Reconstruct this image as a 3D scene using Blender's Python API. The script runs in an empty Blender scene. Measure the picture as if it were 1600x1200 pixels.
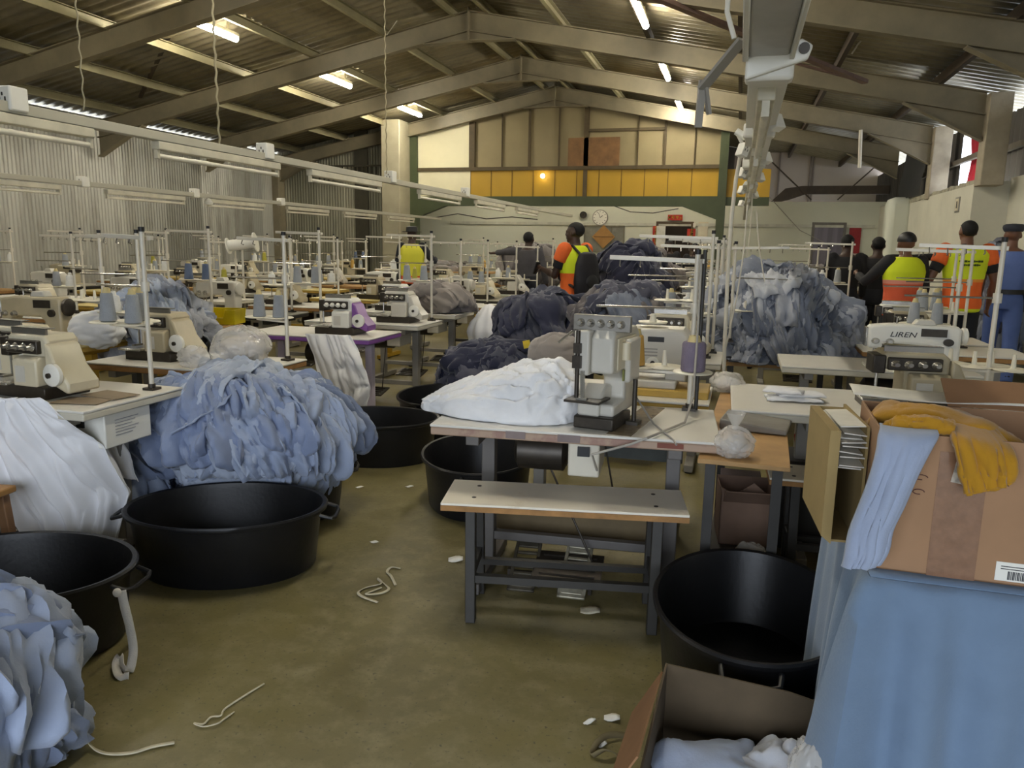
import bpy, bmesh, math, random
import numpy as np
from mathutils import Vector, Matrix
R = math.radians
rnd = random.Random(7)
scn = bpy.context.scene
COL = scn.collection

# ------------------------------------------------------------------ camera
F_PX, CAM_Z = 1200.0, 1.5
YAW, PITCH, ROLL = 0.28123471, 0.17972337, 0.01699836
_fw = Vector((-math.sin(YAW) * math.cos(PITCH), math.cos(YAW) * math.cos(PITCH), -math.sin(PITCH)))
_rt = Vector((math.cos(YAW), math.sin(YAW), 0)); _up = _rt.cross(_fw)
C_R = _rt * math.cos(ROLL) + _up * math.sin(ROLL)
C_U = _up * math.cos(ROLL) - _rt * math.sin(ROLL)
CAM = Vector((0, 0, CAM_Z))
def ray(px, py): return _fw + C_R * ((px - 800) / F_PX) - C_U * ((py - 600) / F_PX)
def atZ(px, py, z): d = ray(px, py); return CAM + d * ((z - CAM_Z) / d.z)
def atY(px, py, y): d = ray(px, py); return CAM + d * (y / d.y)
def atX(px, py, x): d = ray(px, py); return CAM + d * (x / d.x)

cam_data = bpy.data.cameras.new('camera'); cam_data.sensor_width = 36.0; cam_data.lens = 36.0 * F_PX / 1600.0
cam_data.clip_start = 0.05; cam_data.clip_end = 200
cam = bpy.data.objects.new('camera', cam_data); COL.objects.link(cam)
m3 = Matrix((C_R, C_U, -_fw)).transposed()
cam.matrix_world = Matrix.Translation(CAM) @ m3.to_4x4()
scn.camera = cam

# ------------------------------------------------------------------ materials
def lin(c):
    return tuple((v / 255 / 12.92) if v / 255 <= 0.04045 else ((v / 255 + 0.055) / 1.055) ** 2.4 for v in c) + (1.0,)
class NT:
    def __init__(s, name):
        s.m = bpy.data.materials.new(name); s.m.use_nodes = True
        s.t = s.m.node_tree; s.b = s.t.nodes['Principled BSDF']
    def n(s, typ, **kw):
        nd = s.t.nodes.new(typ)
        for k, v in kw.items():
            if k in nd.inputs: nd.inputs[k].default_value = v
            else: setattr(nd, k, v)
        return nd
    def l(s, a, b): s.t.links.new(a, b)
def mixcol(k, fac, a, b):
    mx = k.n('ShaderNodeMix'); mx.data_type = 'RGBA'
    for src, dst in ((fac, mx.inputs[0]), (a, mx.inputs[6]), (b, mx.inputs[7])):
        if isinstance(src, (tuple, float, int)): dst.default_value = src
        else: k.l(src, dst)
    return mx.outputs[2]
def ramp(k, fac, p0, p1, c0=(0, 0, 0, 1), c1=(1, 1, 1, 1)):
    r = k.n('ShaderNodeValToRGB'); e = r.color_ramp.elements
    e[0].position, e[1].position = p0, p1; e[0].color, e[1].color = c0, c1
    k.l(fac, r.inputs[0]); return r.outputs[0]
MATS = {}
def mat(name, rgb, rough=0.6, metal=0.0, vary=0.12, scale=6.0, bump=0.0, bscale=60.0, rgb2=None, spec=0.5, trans=0.0, alpha=1.0, sheen=0.0, p0=0.35, p1=0.7):
    if name in MATS: return MATS[name]
    k = NT(name); c = lin(rgb)
    c2 = lin(rgb2) if rgb2 else tuple(v * (1 - vary * 2.2) for v in c[:3]) + (1,)
    tc = k.n('ShaderNodeTexCoord')
    nz = k.n('ShaderNodeTexNoise', Scale=scale, Detail=5.0, Roughness=0.6); k.l(tc.outputs['Object'], nz.inputs['Vector'])
    f = ramp(k, nz.outputs['Fac'], p0, p1)
    k.l(mixcol(k, f, c, c2), k.b.inputs['Base Color'])
    k.b.inputs['Roughness'].default_value = rough; k.b.inputs['Metallic'].default_value = metal
    k.b.inputs['Specular IOR Level'].default_value = spec
    if trans: k.b.inputs['Transmission Weight'].default_value = trans
    if alpha < 1: k.b.inputs['Alpha'].default_value = alpha
    if sheen: k.b.inputs['Sheen Weight'].default_value = sheen
    if bump:
        n2 = k.n('ShaderNodeTexNoise', Scale=bscale, Detail=3.0); k.l(tc.outputs['Object'], n2.inputs['Vector'])
        bp = k.n('ShaderNodeBump', Strength=bump, Distance=0.01); k.l(n2.outputs['Fac'], bp.inputs['Height'])
        k.l(bp.outputs['Normal'], k.b.inputs['Normal'])
    MATS[name] = k.m; return k.m
def emit(name, rgb, strength):
    if name in MATS: return MATS[name]
    k = NT(name); k.b.inputs['Base Color'].default_value = lin(rgb)
    k.b.inputs['Emission Color'].default_value = lin(rgb); k.b.inputs['Emission Strength'].default_value = strength
    MATS[name] = k.m; return k.m

# ------------------------------------------------------------------ mesh builder
class MB:
    def __init__(s): s.v = []; s.f = []; s.mi = []; s.cur = 0
    def add(s, vs, fs):
        b = len(s.v); s.v.extend(tuple(v) for v in vs)
        s.f.extend(tuple(b + i for i in f) for f in fs); s.mi.extend([s.cur] * len(fs)); return s
    def box(s, c, d, rz=0.0, rx=0.0, ry=0.0):
        M = Matrix.Rotation(rz, 3, 'Z') @ Matrix.Rotation(ry, 3, 'Y') @ Matrix.Rotation(rx, 3, 'X'); c = Vector(c)
        vs = [c + M @ Vector((x * d[0] / 2, y * d[1] / 2, z * d[2] / 2)) for z in (-1, 1) for y in (-1, 1) for x in (-1, 1)]
        return s.add(vs, [(0, 2, 3, 1), (4, 5, 7, 6), (0, 1, 5, 4), (2, 6, 7, 3), (0, 4, 6, 2), (1, 3, 7, 5)])
    def bb(s, x0, x1, y0, y1, z0, z1):
        return s.box(((x0 + x1) / 2, (y0 + y1) / 2, (z0 + z1) / 2), (abs(x1 - x0), abs(y1 - y0), abs(z1 - z0)))
    def bar(s, p0, p1, w, h, up=(0, 0, 1)):
        p0, p1 = Vector(p0), Vector(p1); d = (p1 - p0).normalized(); u = Vector(up)
        r = d.cross(u)
        if r.length < 1e-4: r = d.cross(Vector((0, 1, 0)))
        r.normalize(); u = r.cross(d).normalized()
        vs = [p + r * (x * w / 2) + u * (z * h / 2) for p in (p0, p1) for x, z in ((-1, -1), (1, -1), (1, 1), (-1, 1))]
        return s.add(vs, [(0, 1, 2, 3), (7, 6, 5, 4), (0, 4, 5, 1), (1, 5, 6, 2), (2, 6, 7, 3), (3, 7, 4, 0)])
    def tube(s, pts, r, seg=10, cap=True, sy=1.0):
        pts = [Vector(p) for p in pts]; n = len(pts); rs = r if isinstance(r, (list, tuple)) else [r] * n
        ring = []; u = None
        for i, p in enumerate(pts):
            d = (pts[min(i + 1, n - 1)] - pts[max(i - 1, 0)]).normalized()
            if u is None: u = d.orthogonal().normalized()
            u = (u - d * u.dot(d))
            u = u.normalized() if u.length > 1e-6 else d.orthogonal().normalized()
            w = d.cross(u)
            ring.append([p + (u * math.cos(2 * math.pi * k / seg) + w * math.sin(2 * math.pi * k / seg) * sy) * rs[i] for k in range(seg)])
        vs = [q for rg in ring for q in rg]; fs = []
        for i in range(n - 1):
            for k in range(seg):
                a, b = i * seg + k, i * seg + (k + 1) % seg
                fs.append((a, b, b + seg, a + seg))
        if cap: fs += [tuple(range(seg))[::-1], tuple((n - 1) * seg + k for k in range(seg))]
        return s.add(vs, fs)
    def cyl(s, p0, p1, r, r2=None, seg=16): return s.tube([p0, p1], [r, r if r2 is None else r2], seg)
    def lathe(s, prof, c=(0, 0, 0), seg=24, sx=1.0, sy=1.0, cap0=True, cap1=False):
        vs = []; n = len(prof)
        for (r, z) in prof:
            for k in range(seg):
                a = 2 * math.pi * k / seg; vs.append((c[0] + r * sx * math.cos(a), c[1] + r * sy * math.sin(a), c[2] + z))
        fs = [(i * seg + k, i * seg + (k + 1) % seg, (i + 1) * seg + (k + 1) % seg, (i + 1) * seg + k) for i in range(n - 1) for k in range(seg)]
        if cap0: fs.append(tuple(range(seg))[::-1])
        if cap1: fs.append(tuple((n - 1) * seg + k for k in range(seg)))
        return s.add(vs, fs)
    def rings(s, rings, cap=True):
        n = len(rings[0]); vs = [q for r in rings for q in r]
        fs = [(i * n + k, i * n + (k + 1) % n, (i + 1) * n + (k + 1) % n, (i + 1) * n + k) for i in range(len(rings) - 1) for k in range(n)]
        if cap: fs += [tuple(range(n))[::-1], tuple((len(rings) - 1) * n + k for k in range(n))]
        return s.add(vs, fs)
    def prism(s, poly, axis, a, b):
        """poly: 2-d outline; axis 'x','y','z' is the extrusion direction from a to b."""
        def mk(p, t): return {'y': (p[0], t, p[1]), 'x': (t, p[0], p[1]), 'z': (p[0], p[1], t)}[axis]
        n = len(poly); vs = [mk(p, a) for p in poly] + [mk(p, b) for p in poly]
        fs = [tuple(range(n)), tuple(range(2 * n - 1, n - 1, -1))] + [(i, i + n, (i + 1) % n + n, (i + 1) % n) for i in range(n)]
        return s.add(vs, fs)
    def grid(s, P):
        """P: (nu,nv,3) array"""
        nu, nv = P.shape[:2]; vs = [tuple(p) for p in P.reshape(-1, 3)]
        fs = [(i * nv + j, i * nv + j + 1, (i + 1) * nv + j + 1, (i + 1) * nv + j) for i in range(nu - 1) for j in range(nv - 1)]
        return s.add(vs, fs)
    def ball(s, c, r, seg=16, rings=10):
        r = (r, r, r) if not isinstance(r, (tuple, list)) else r
        vs = [(c[0], c[1], c[2] - r[2])]
        for i in range(1, rings):
            t = math.pi * i / rings
            for k in range(seg):
                a = 2 * math.pi * k / seg
                vs.append((c[0] + r[0] * math.sin(t) * math.cos(a), c[1] + r[1] * math.sin(t) * math.sin(a), c[2] - r[2] * math.cos(t)))
        vs.append((c[0], c[1], c[2] + r[2])); L = len(vs) - 1; fs = []
        for k in range(seg): fs.append((0, 1 + (k + 1) % seg, 1 + k))
        for i in range(rings - 2):
            for k in range(seg):
                a, b = 1 + i * seg + k, 1 + i * seg + (k + 1) % seg; fs.append((a, b, b + seg, a + seg))
        o = 1 + (rings - 2) * seg
        for k in range(seg): fs.append((o + k, o + (k + 1) % seg, L))
        return s.add(vs, fs)
    def mesh(s, name, mats, smooth=40.0, fix=True):
        me = bpy.data.meshes.new(name); me.from_pydata(s.v, [], s.f)
        for m in (mats if isinstance(mats, (list, tuple)) else [mats]): me.materials.append(m)
        if len(me.materials) > 1: me.polygons.foreach_set('material_index', s.mi)
        if fix:
            bm = bmesh.new(); bm.from_mesh(me); bmesh.ops.recalc_face_normals(bm, faces=bm.faces); bm.to_mesh(me); bm.free()
        if smooth:
            me.polygons.foreach_set('use_smooth', [True] * len(me.polygons))
            me.set_sharp_from_angle(angle=R(smooth))
        me.update(); return me

def link(name, data, parent=None):
    o = bpy.data.objects.new(name, data); COL.objects.link(o)
    if parent is not None: o.parent = parent
    return o
def tag(o, label, cat, group=None, kind=None):
    o['label'] = label; o['category'] = cat
    if group: o['group'] = group
    if kind: o['kind'] = kind
    return o
def thing(name, label, cat, loc=(0, 0, 0), rz=0.0, group=None):
    o = bpy.data.objects.new(name, None); COL.objects.link(o); o.location = loc; o.rotation_euler = (0, 0, rz)
    o.empty_display_size = 0.1
    return tag(o, label, cat, group)
def part(name, mb, m, parent, bevel=0.0, label=None, smooth=40.0, seg=2, fix=True):
    o = link(name, mb.mesh(name, m, smooth, fix), parent)
    if bevel:
        b = o.modifiers.new('bevel', 'BEVEL'); b.width = bevel; b.segments = seg; b.limit_method = 'ANGLE'; b.angle_limit = R(50)
        b.harden_normals = False
    if label: o['label'] = label
    return o
def single(name, mb, m, label, cat, loc=(0, 0, 0), rz=0.0, group=None, bevel=0.0, kind=None, smooth=40.0, fix=True):
    o = part(name, mb, m, None, bevel, smooth=smooth, fix=fix); o.location = loc; o.rotation_euler = (0, 0, rz)
    return tag(o, label, cat, group, kind)
def struct(name, mb, m, bevel=0.0, smooth=40.0, fix=True):
    o = part(name, mb, m, None, bevel, smooth=smooth, fix=fix); o['kind'] = 'structure'; return o
KIDS = {}
def dup(root, loc, rz=0.0, label=None, group=None, swap=None):
    """a copy of a thing with copies of its parts and sub-parts; swap maps a material to another"""
    def cp(o, parent):
        c = o.copy(); COL.objects.link(c)
        if parent is not None: c.parent = parent
        if swap and c.type == 'MESH':
            for i, sl in enumerate(c.material_slots):
                if sl.material and sl.material.name in swap:
                    nm = sl.material.name; sl.link = 'OBJECT'; sl.material = swap[nm]
        for ch in o.children: cp(ch, c)
        return c
    r = cp(root, None); r.location = loc; r.rotation_euler = (0, 0, rz)
    if label: r['label'] = label
    if group: r['group'] = group
    return r
def nsub(o, lv=1):
    m = o.modifiers.new('subsurf', 'SUBSURF'); m.levels = lv; m.render_levels = lv; return o
def solid(o, t, off=0.0):
    m = o.modifiers.new('solidify', 'SOLIDIFY'); m.thickness = t; m.offset = off; return o

# ------------------------------------------------------------------ noise
def _hash(ix, iy, iz, s):
    h = (ix * 374761393 + iy * 668265263 + iz * 2147483647 + s * 974634721) & 0xFFFFFFFF
    h = ((h ^ (h >> 13)) * 1274126177) & 0xFFFFFFFF
    return ((h ^ (h >> 16)) & 0xFFFF) / 32767.5 - 1.0
def vnoise(P, seed=0):
    P = np.asarray(P, float); I = np.floor(P).astype(np.int64); f = P - I; f = f * f * f * (f * (f * 6 - 15) + 10)
    o = 0
    for dx in (0, 1):
        for dy in (0, 1):
            for dz in (0, 1):
                w = (f[..., 0] if dx else 1 - f[..., 0]) * (f[..., 1] if dy else 1 - f[..., 1]) * (f[..., 2] if dz else 1 - f[..., 2])
                o = o + w * _hash(I[..., 0] + dx, I[..., 1] + dy, I[..., 2] + dz, seed)
    return o
def folds(P, scale, seed, octs=3, warp=0.7):
    """ridged, domain-warped noise: soft ridges and sharp valleys like creased cloth, about 0..1"""
    P = np.asarray(P, float) * scale
    W = np.stack([vnoise(P * 0.8 + 11.3, seed + 1), vnoise(P * 0.8 + 5.7, seed + 2), vnoise(P * 0.8 - 3.1, seed + 3)], -1)
    P = P + warp * W; o = 0; a = 1.0; tot = 0
    for k in range(octs):
        o = o + a * np.abs(vnoise(P, seed + 7 * k)) ** 0.75; tot += a; P = P * 1.9 + 3.7; a *= 0.5
    return o / tot
# ------------------------------------------------------------------ the building
XL, XR, XRIDGE, ZRIDGE, SLOPE = -11.6, 3.05, -4.25, 5.17, 0.2
YF, YB = -3.5, 24.0
def roof_z(x): return ZRIDGE - SLOPE * abs(x - XRIDGE)

def floor_mat():
    k = NT('stained_concrete'); tc = k.n('ShaderNodeTexCoord')
    a = k.n('ShaderNodeTexNoise', Scale=1.1, Detail=8.0, Roughness=0.62); k.l(tc.outputs['Object'], a.inputs['Vector'])
    b = k.n('ShaderNodeTexNoise', Scale=9.0, Detail=8.0, Roughness=0.7); k.l(tc.outputs['Object'], b.inputs['Vector'])
    c = k.n('ShaderNodeTexNoise', Scale=60.0, Detail=4.0); k.l(tc.outputs['Object'], c.inputs['Vector'])
    base = mixcol(k, ramp(k, a.outputs['Fac'], 0.35, 0.68), lin((126, 116, 72)), lin((102, 93, 58)))
    base = mixcol(k, ramp(k, b.outputs['Fac'], 0.46, 0.72), base, lin((138, 129, 94)))
    base = mixcol(k, ramp(k, c.outputs['Fac'], 0.62, 0.70), base, lin((92, 84, 60)))
    k.l(base, k.b.inputs['Base Color'])
    k.l(ramp(k, b.outputs['Fac'], 0.3, 0.8, (0.38, 0.38, 0.38, 1), (0.62, 0.62, 0.62, 1)), k.b.inputs['Roughness'])
    bp = k.n('ShaderNodeBump', Strength=0.15, Distance=0.01); k.l(b.outputs['Fac'], bp.inputs['Height']); k.l(bp.outputs['Normal'], k.b.inputs['Normal'])
    return k.m
struct('floor', MB().bb(XL - 0.3, 5.2, YF, YB + 0.3, -0.12, 0.0), floor_mat(), smooth=0)

def sheet_mat(name, axis, c0, c1, c2, width=0.85, rough=0.5, metal=0.35):
    """weathered metal cladding: every sheet has its own tone, with streaks"""
    k = NT(name); tc = k.n('ShaderNodeTexCoord'); sp = k.n('ShaderNodeSeparateXYZ'); k.l(tc.outputs['Object'], sp.inputs[0])
    mu = k.n('ShaderNodeMath', operation='DIVIDE'); k.l(sp.outputs[axis], mu.inputs[0]); mu.inputs[1].default_value = width
    fl = k.n('ShaderNodeMath', operation='FLOOR'); k.l(mu.outputs[0], fl.inputs[0])
    wn = k.n('ShaderNodeTexWhiteNoise', noise_dimensions='1D'); k.l(fl.outputs[0], wn.inputs['W'])
    nz = k.n('ShaderNodeTexNoise', Scale=1.0, Detail=6.0, Roughness=0.65)
    mp = k.n('ShaderNodeMapping'); mp.inputs['Scale'].default_value = (3.5, 3.5, 0.5) if axis != 'Z' else (1, 1, 1)
    k.l(tc.outputs['Object'], mp.inputs[0]); k.l(mp.outputs[0], nz.inputs['Vector'])
    base = mixcol(k, wn.outputs['Value'], lin(c0), lin(c1))
    base = mixcol(k, ramp(k, nz.outputs['Fac'], 0.45, 0.75), base, lin(c2))
    k.l(base, k.b.inputs['Base Color']); k.b.inputs['Roughness'].default_value = rough; k.b.inputs['Metallic'].default_value = metal
    return k.m
M_wallsheet = sheet_mat('galvanised_wall_sheets', 'Y', (118, 117, 108), (190, 188, 178), (108, 104, 92), 1.15)
M_endsheet = sheet_mat('galvanised_end_sheets', 'X', (132, 130, 112), (170, 166, 146), (112, 108, 90), 0.75)
M_roof = sheet_mat('roof_sheets', 'Y', (134, 125, 102), (150, 141, 116), (112, 103, 84), 0.76, 0.36, 0.5)
M_darkclad = sheet_mat('dark_side_cladding', 'Y', (70, 66, 62), (92, 87, 82), (58, 54, 50), 0.9, 0.6, 0.1)

def corr_wall(name, p0, p1, z0, z1, m, period=0.076, amp=0.009, n=None):
    p0, p1 = Vector((p0[0], p0[1], 0)), Vector((p1[0], p1[1], 0)); L = (p1 - p0).length; d = (p1 - p0) / L; nr = Vector((-d.y, d.x, 0))
    steps = int(L / period * 4); pts = []
    for i in range(steps + 1):
        t = L * i / steps; q = p0 + d * t + nr * (amp * math.sin(2 * math.pi * t / period)); pts.append((q.x, q.y))
    P = np.array([[(x, y, z) for z in (z0, z1)] for x, y in pts])
    return struct(name, MB().grid(P), m, smooth=80, fix=False)
corr_wall('wall_left', (XL, YF), (XL, 18.0), 0, 3.688, M_wallsheet)
corr_wall('wall_left_rear', (XL, 18.05), (XL, YB), 0, 3.70, M_wallsheet)
struct('wall_rear', MB().prism([(XL, 0), (2.75, 0), (2.75, roof_z(2.75)), (XRIDGE, ZRIDGE), (XL, roof_z(XL))], 'y', YB + .1, YB + .2), M_darkclad, smooth=0)
corr_wall('wall_back_left', (XL, 18.0), (-7.72, 18.0), 0, 4.28, M_endsheet)
# inner roof slopes (real corrugation, ribs running down the slope)
def roof_plane(name, x0, x1):
    per, amp = 0.19, 0.016; n = int((YB + 0.5 - YF) / per * 6)
    ys = np.linspace(YF - 0.2, YB + 0.5, n + 1); w = np.sin(2 * np.pi * ys / per); w = np.sign(w) * np.abs(w) ** 0.6 * amp
    xs = (x0, x1)
    P = np.stack([np.stack([np.full_like(ys, x), ys, roof_z(x) + 0.02 + w], -1) for x in xs], 0)
    o = struct(name, MB().grid(P), M_roof, smooth=60, fix=False); solid(o, 0.004, 1.0); return o
roof_plane('ceiling', XL - 0.12, XRIDGE); roof_plane('ceiling', XRIDGE, XR + 0.75)
# front wall with the loading door the photograph is taken from
M_block = mat('painted_blockwork', (206, 203, 186), 0.75, 0, 0.06, 1.6, 0.15, 24)
fw = MB(); fw.bb(XL - 0.1, -3.2, YF - 0.15, YF, 0, 4.0).bb(2.6, XR + 0.8, YF - 0.15, YF, 0, 4.0).bb(-3.2, 2.6, YF - 0.15, YF, 3.0, 4.0)
fw.prism([(XL - 0.1, 4.0), (XR + 0.8, 4.0), (XR + 0.8, roof_z(XR + .8) - 0.03), (XRIDGE, ZRIDGE - 0.03), (XL - 0.1, roof_z(XL) - 0.03)], 'y', YF - 0.15, YF)
struct('wall_front', fw, M_block, smooth=0)

# ---- right side: low painted wall, pilasters, dark cladding above it with a gap
wr = MB(); wr.bb(3.47, 3.69, YF, 12.2, 0, 2.5).bb(XR + .2, 3.69, 12.2, 12.4, 0, 2.46).bb(XR - 0.02, XR + 0.2, 12.2, 14.9, 0, 2.42).bb(XR + 0.02, XR + 0.24, 14.9, 20.0, 0, 2.50)
struct('wall_right', wr, M_block, smooth=0)
cp = MB(); rr = random.Random(3)
for i in range(46):   # ragged mortar along the top of the wall
    y = 9.2 + i * 0.2; cp.box(((3.58 if y < 12.2 else XR + 0.1), y, 2.43 + rr.random() * 0.02), (0.2, 0.18, 0.05 + rr.random() * 0.04), rr.uniform(-.1, .1))
struct('trim_1', cp, mat('rough_mortar', (176, 170, 148), 0.9, 0, 0.2, 9), smooth=0)
cl = MB()
def clad(x, y0, y1, z0, z1):
    n = max(2, int((y1 - y0) / 0.05)); per = 0.22; pts = []
    for i in range(n + 1):
        y = y0 + (y1 - y0) * i / n; s = math.sin(2 * math.pi * y / per); pts.append(((x + 0.014 * (1 if s > 0.3 else -1 if s < -0.3 else s / 0.3)), y))
    cl.grid(np.array([[(a, b, z) for z in (z0, z1)] for a, b in pts]))
clad(3.60, YF, 13.2, 2.4, 3.47); clad(3.42, 14.78, 18.6, 2.2, 3.50); clad(3.42, 18.6, 23.0, 2.0, 3.46)
struct('wall_right_cladding', cl, M_darkclad, smooth=30, fix=False)
gr = MB(); gr.bar((3.54, YF, 2.95), (3.54, 13.2, 2.95), 0.06, 0.08); gr.bar((3.36, 13.2, 2.95), (3.36, 18.6, 2.95), 0.06, 0.08)
struct('trim_2', gr, mat('girt_steel', (120, 112, 100), 0.6, 0.4), smooth=0)

# ---- steel frames
M_steel = mat('painted_frame_steel', (136, 126, 102), 0.55, 0.0, 0.12, 2.5)
M_steel_pale = mat('pale_frame_concrete', (168, 157, 136), 0.8, 0, 0.15, 3.0, 0.2, 30)
def rafter(mb, x0, x1, y, zb0, zb1, dep=0.30, w=0.14):
    """I section from (x0,bottom zb0) to (x1,bottom zb1)"""
    for off, hh, ww in ((0.0, 0.016, w), (dep - 0.016, 0.016, w), (0.0, dep, 0.016)):
        mb.prism([(x0, zb0 + off), (x1, zb1 + off), (x1, zb1 + off + hh), (x0, zb0 + off + hh)], 'y', y - ww / 2, y + ww / 2)
for y in (-0.2, 2.8, 5.9, 8.95, 12.0, 15.0, 17.85):
    mb = MB(); zr = 4.74
    for sx, xe in ((-1, XL + 0.15), (1, XR - 0.05)):
        ze = zr - SLOPE * abs(xe - XRIDGE); rafter(mb, XRIDGE, xe, y, zr, ze)
        # haunch under the eave
        mb.prism([(xe, ze), (xe - sx * 1.0, ze + SLOPE * 1.0), (xe, ze - 0.32)], 'y', y - 0.012, y + 0.012)
        mb.prism([(xe, ze - 0.32), (xe, ze - 0.335), (xe - sx * 1.0, ze + SLOPE - 0.015), (xe - sx * 1.0, ze + SLOPE)], 'y', y - 0.07, y + 0.07)
        # apex haunch
        mb.prism([(XRIDGE, zr - 0.13), (XRIDGE + sx * 0.75, zr - SLOPE * 0.75), (XRIDGE, zr)], 'y', y - 0.014, y + 0.014)
        mb.prism([(XRIDGE, zr - 0.145), (XRIDGE, zr - 0.13), (XRIDGE + sx * 0.75, zr - SLOPE * 0.75), (XRIDGE + sx * 0.75, zr - SLOPE * 0.75 - .015)], 'y', y - 0.07, y + 0.07)
    mb.bb(XRIDGE - 0.012, XRIDGE + 0.012, y - 0.08, y + 0.08, zr - 0.15, zr + 0.34)
    struct('roof_beam', mb, M_steel, smooth=0)
    for xe in (XL + 0.05, XR + 0.1):
        if (xe > 0 and y > 16) or (xe < 0 and y < 17): continue
        z0 = 0.0 if xe < 0 else 2.38
        c = MB().bb(xe - 0.14, xe + 0.14, y - 0.15, y + 0.15, z0, 3.56)
        struct('pillar', c, M_steel_pale if xe > 0 else M_steel, bevel=0.012)
M_brace_and_backlit = mat('dark_brace_and_backlit_steel', (74, 62, 50), 0.6, 0.2)
M_purlin = mat('purlin_steel', (150, 142, 108), 0.6, 0.1, 0.15, 2.0)
for dx in (0.28, 1.45, 2.75, 4.05, 5.35, 6.65):
    for s in (-1, 1):
        x = XRIDGE + s * dx
        if x > XR + .1: continue
        z = roof_z(x) - 0.015; mb = MB()
        mb.bb(x - 0.004, x + 0.004, YF, YB, z - 0.13, z).bb(x, x + 0.055, YF, YB, z - 0.13, z - 0.122).bb(x, x + 0.055, YF, YB, z - 0.008, z)
        struct('roof_purlin', mb, M_purlin if s < 0 or dx < 2 else M_brace_and_backlit, smooth=0)  # outer purlins on the right: backlit shade put into their dark colour
def brace(name, a, b, m, w=0.07):
    struct(name, MB().bar(a, b, w, w * 0.5), m, smooth=0)
M_brace_and_backlit = mat('dark_brace_and_backlit_steel', (74, 62, 50), 0.6, 0.2); M_brace2 = mat('red_oxide_brace', (128, 104, 92), 0.7, 0.0)
brace('roof_brace', atY(290, 0, 9.3), atY(219, 152, 11.8), M_brace_and_backlit, 0.06)
brace('roof_brace', atY(1010, -10, 8.6) , atY(1352, 128, 11.2), M_brace2, 0.09)
brace('roof_brace', atY(1190, 85, 10.9) , atY(1352, 128, 11.2), M_brace2, 0.05)

# ---- gable at the far end: green portal, yellow fascia, boarded panels
M_green = mat('dark_green_steel', (66, 74, 46), 0.55, 0.0, 0.1, 3)
M_yellow = mat('ochre_fascia', (186, 146, 36), 0.55, 0, 0.06, 1.2)
M_cream = mat('cream_panel', (226, 218, 184), 0.7, 0, 0.05, 1.0)
M_taupe = mat('taupe_fibre_panel', (146, 132, 98), 0.75, 0, 0.10, 0.8)
M_wood_dk = mat('brown_board', (128, 92, 54), 0.7, 0, 0.18, 5)
YG = 18.0; X0, X1 = -7.78, -0.46
g = MB(); g.bb(X0 - 0.08, X0 + 0.10, YG - 0.1, YG + 0.1, 0, 4.1); g.bb(X1 - 0.09, X1 + 0.09, YG - 0.1, YG + 0.1, 0, 4.05)
struct('trim_3', g, M_green, smooth=0)
g = MB(); g.bb(X0, X1, YG - 0.09, YG + 0.09, 2.40, 2.62)
for a, s in ((X0 + 0.1, 1), (X1 - 0.09, -1)): g.prism([(a, 2.40), (a + s * 0.75, 2.40), (a, 2.12)], 'y', YG - 0.09, YG + 0.09)
g.bb(X1 + .09, X1 + 1.0, YG - .05, YG + .05, 2.42, 2.6)
struct('trim_4', g, M_green, smooth=0)
def gz(x): return 4.74 - SLOPE * abs(x - XRIDGE) + 0.02
g = MB(); g.bb(-6.33, X1 - 0.09, YG + 0.02, YG + 0.06, 2.62, 3.24); g.bb(X1 + .09, X1 + 1.0, YG + 0.02, YG + 0.06, 2.6, 3.2)
seams = MB()
for i in range(11): seams.bb(-6.33 + i * 0.52 - 0.008, -6.33 + i * 0.52 + 0.008, YG + 0.008, YG + 0.02, 2.62, 3.24)
o = struct('wall_fascia', g, M_yellow, smooth=0); part('panel_seam', seams, mat('seam', (120, 92, 30), .7), o, smooth=0)
g = MB().prism([(X0 + 0.1, 2.62), (-6.33, 2.62), (-6.33, gz(-6.33)), (X0 + 0.1, gz(X0))], 'y', YG + 0.0, YG + 0.05)
struct('wall_gable_panel', g, M_cream, smooth=0)
g = MB().prism([(-6.33, 3.24), (X1 - .09, 3.24), (X1 - .09, gz(X1)), (XRIDGE, gz(XRIDGE)), (-6.33, gz(-6.33))], 'y', YG + 0.05, YG + 0.09)
struct('wall_gable', g, M_taupe, smooth=0)
g = MB()
g.bb(-6.36, -6.22, YG - .03, YG + .06, 3.24, gz(-6.3)); g.bb(X0, X1, YG - .04, YG + .04, 3.22, 3.30)
for x, w in ((-5.55, .02), (-4.88, .05), (-4.17, .03), (-3.53, .11), (-2.35, .015), (-1.75, .05), (-1.1, .02)): g.bb(x - w / 2, x + w / 2, YG, YG + .06, 3.28, gz(x))
g.bb(-3.53 - .045, -3.53 + .045, YG - .03, YG + .02, 2.62, 3.24); g.bb(-3.5, -1.75, YG, YG + .06, 4.06, 4.12)
struct('trim_5', g, mat('dark_mullion', (84, 70, 44), 0.7), smooth=0)
g = MB().bb(-3.95, -2.76, YG - .0, YG + .045, 3.29, 3.93)
struct('wall_gable_board', g, M_wood_dk, smooth=0)
g = MB().bb(-7.72 - 0.62, -7.86, 17.3, 17.95, 0, 4.35); struct('pillar', g, mat('bare_concrete', (168, 160, 134), 0.85, 0, 0.12, 2, .2), bevel=0.02)
g = MB().bb(-9.36, -9.0, 17.9, 17.97, 0, 4.2); struct('trim_6', g, mat('dark_slot', (70, 66, 52), .8), smooth=0)
g = MB()
for i in range(16): g.bb(-10.3 + i * .13, -10.29 + i * .13 + .02, 17.8, 17.83, 3.0, 3.35)
g.bb(-10.3, -8.2, 17.8, 17.83, 3.33, 3.37); struct('trim_7', g, mat('rail_iron', (78, 74, 60), .6, .3), smooth=0)

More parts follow.
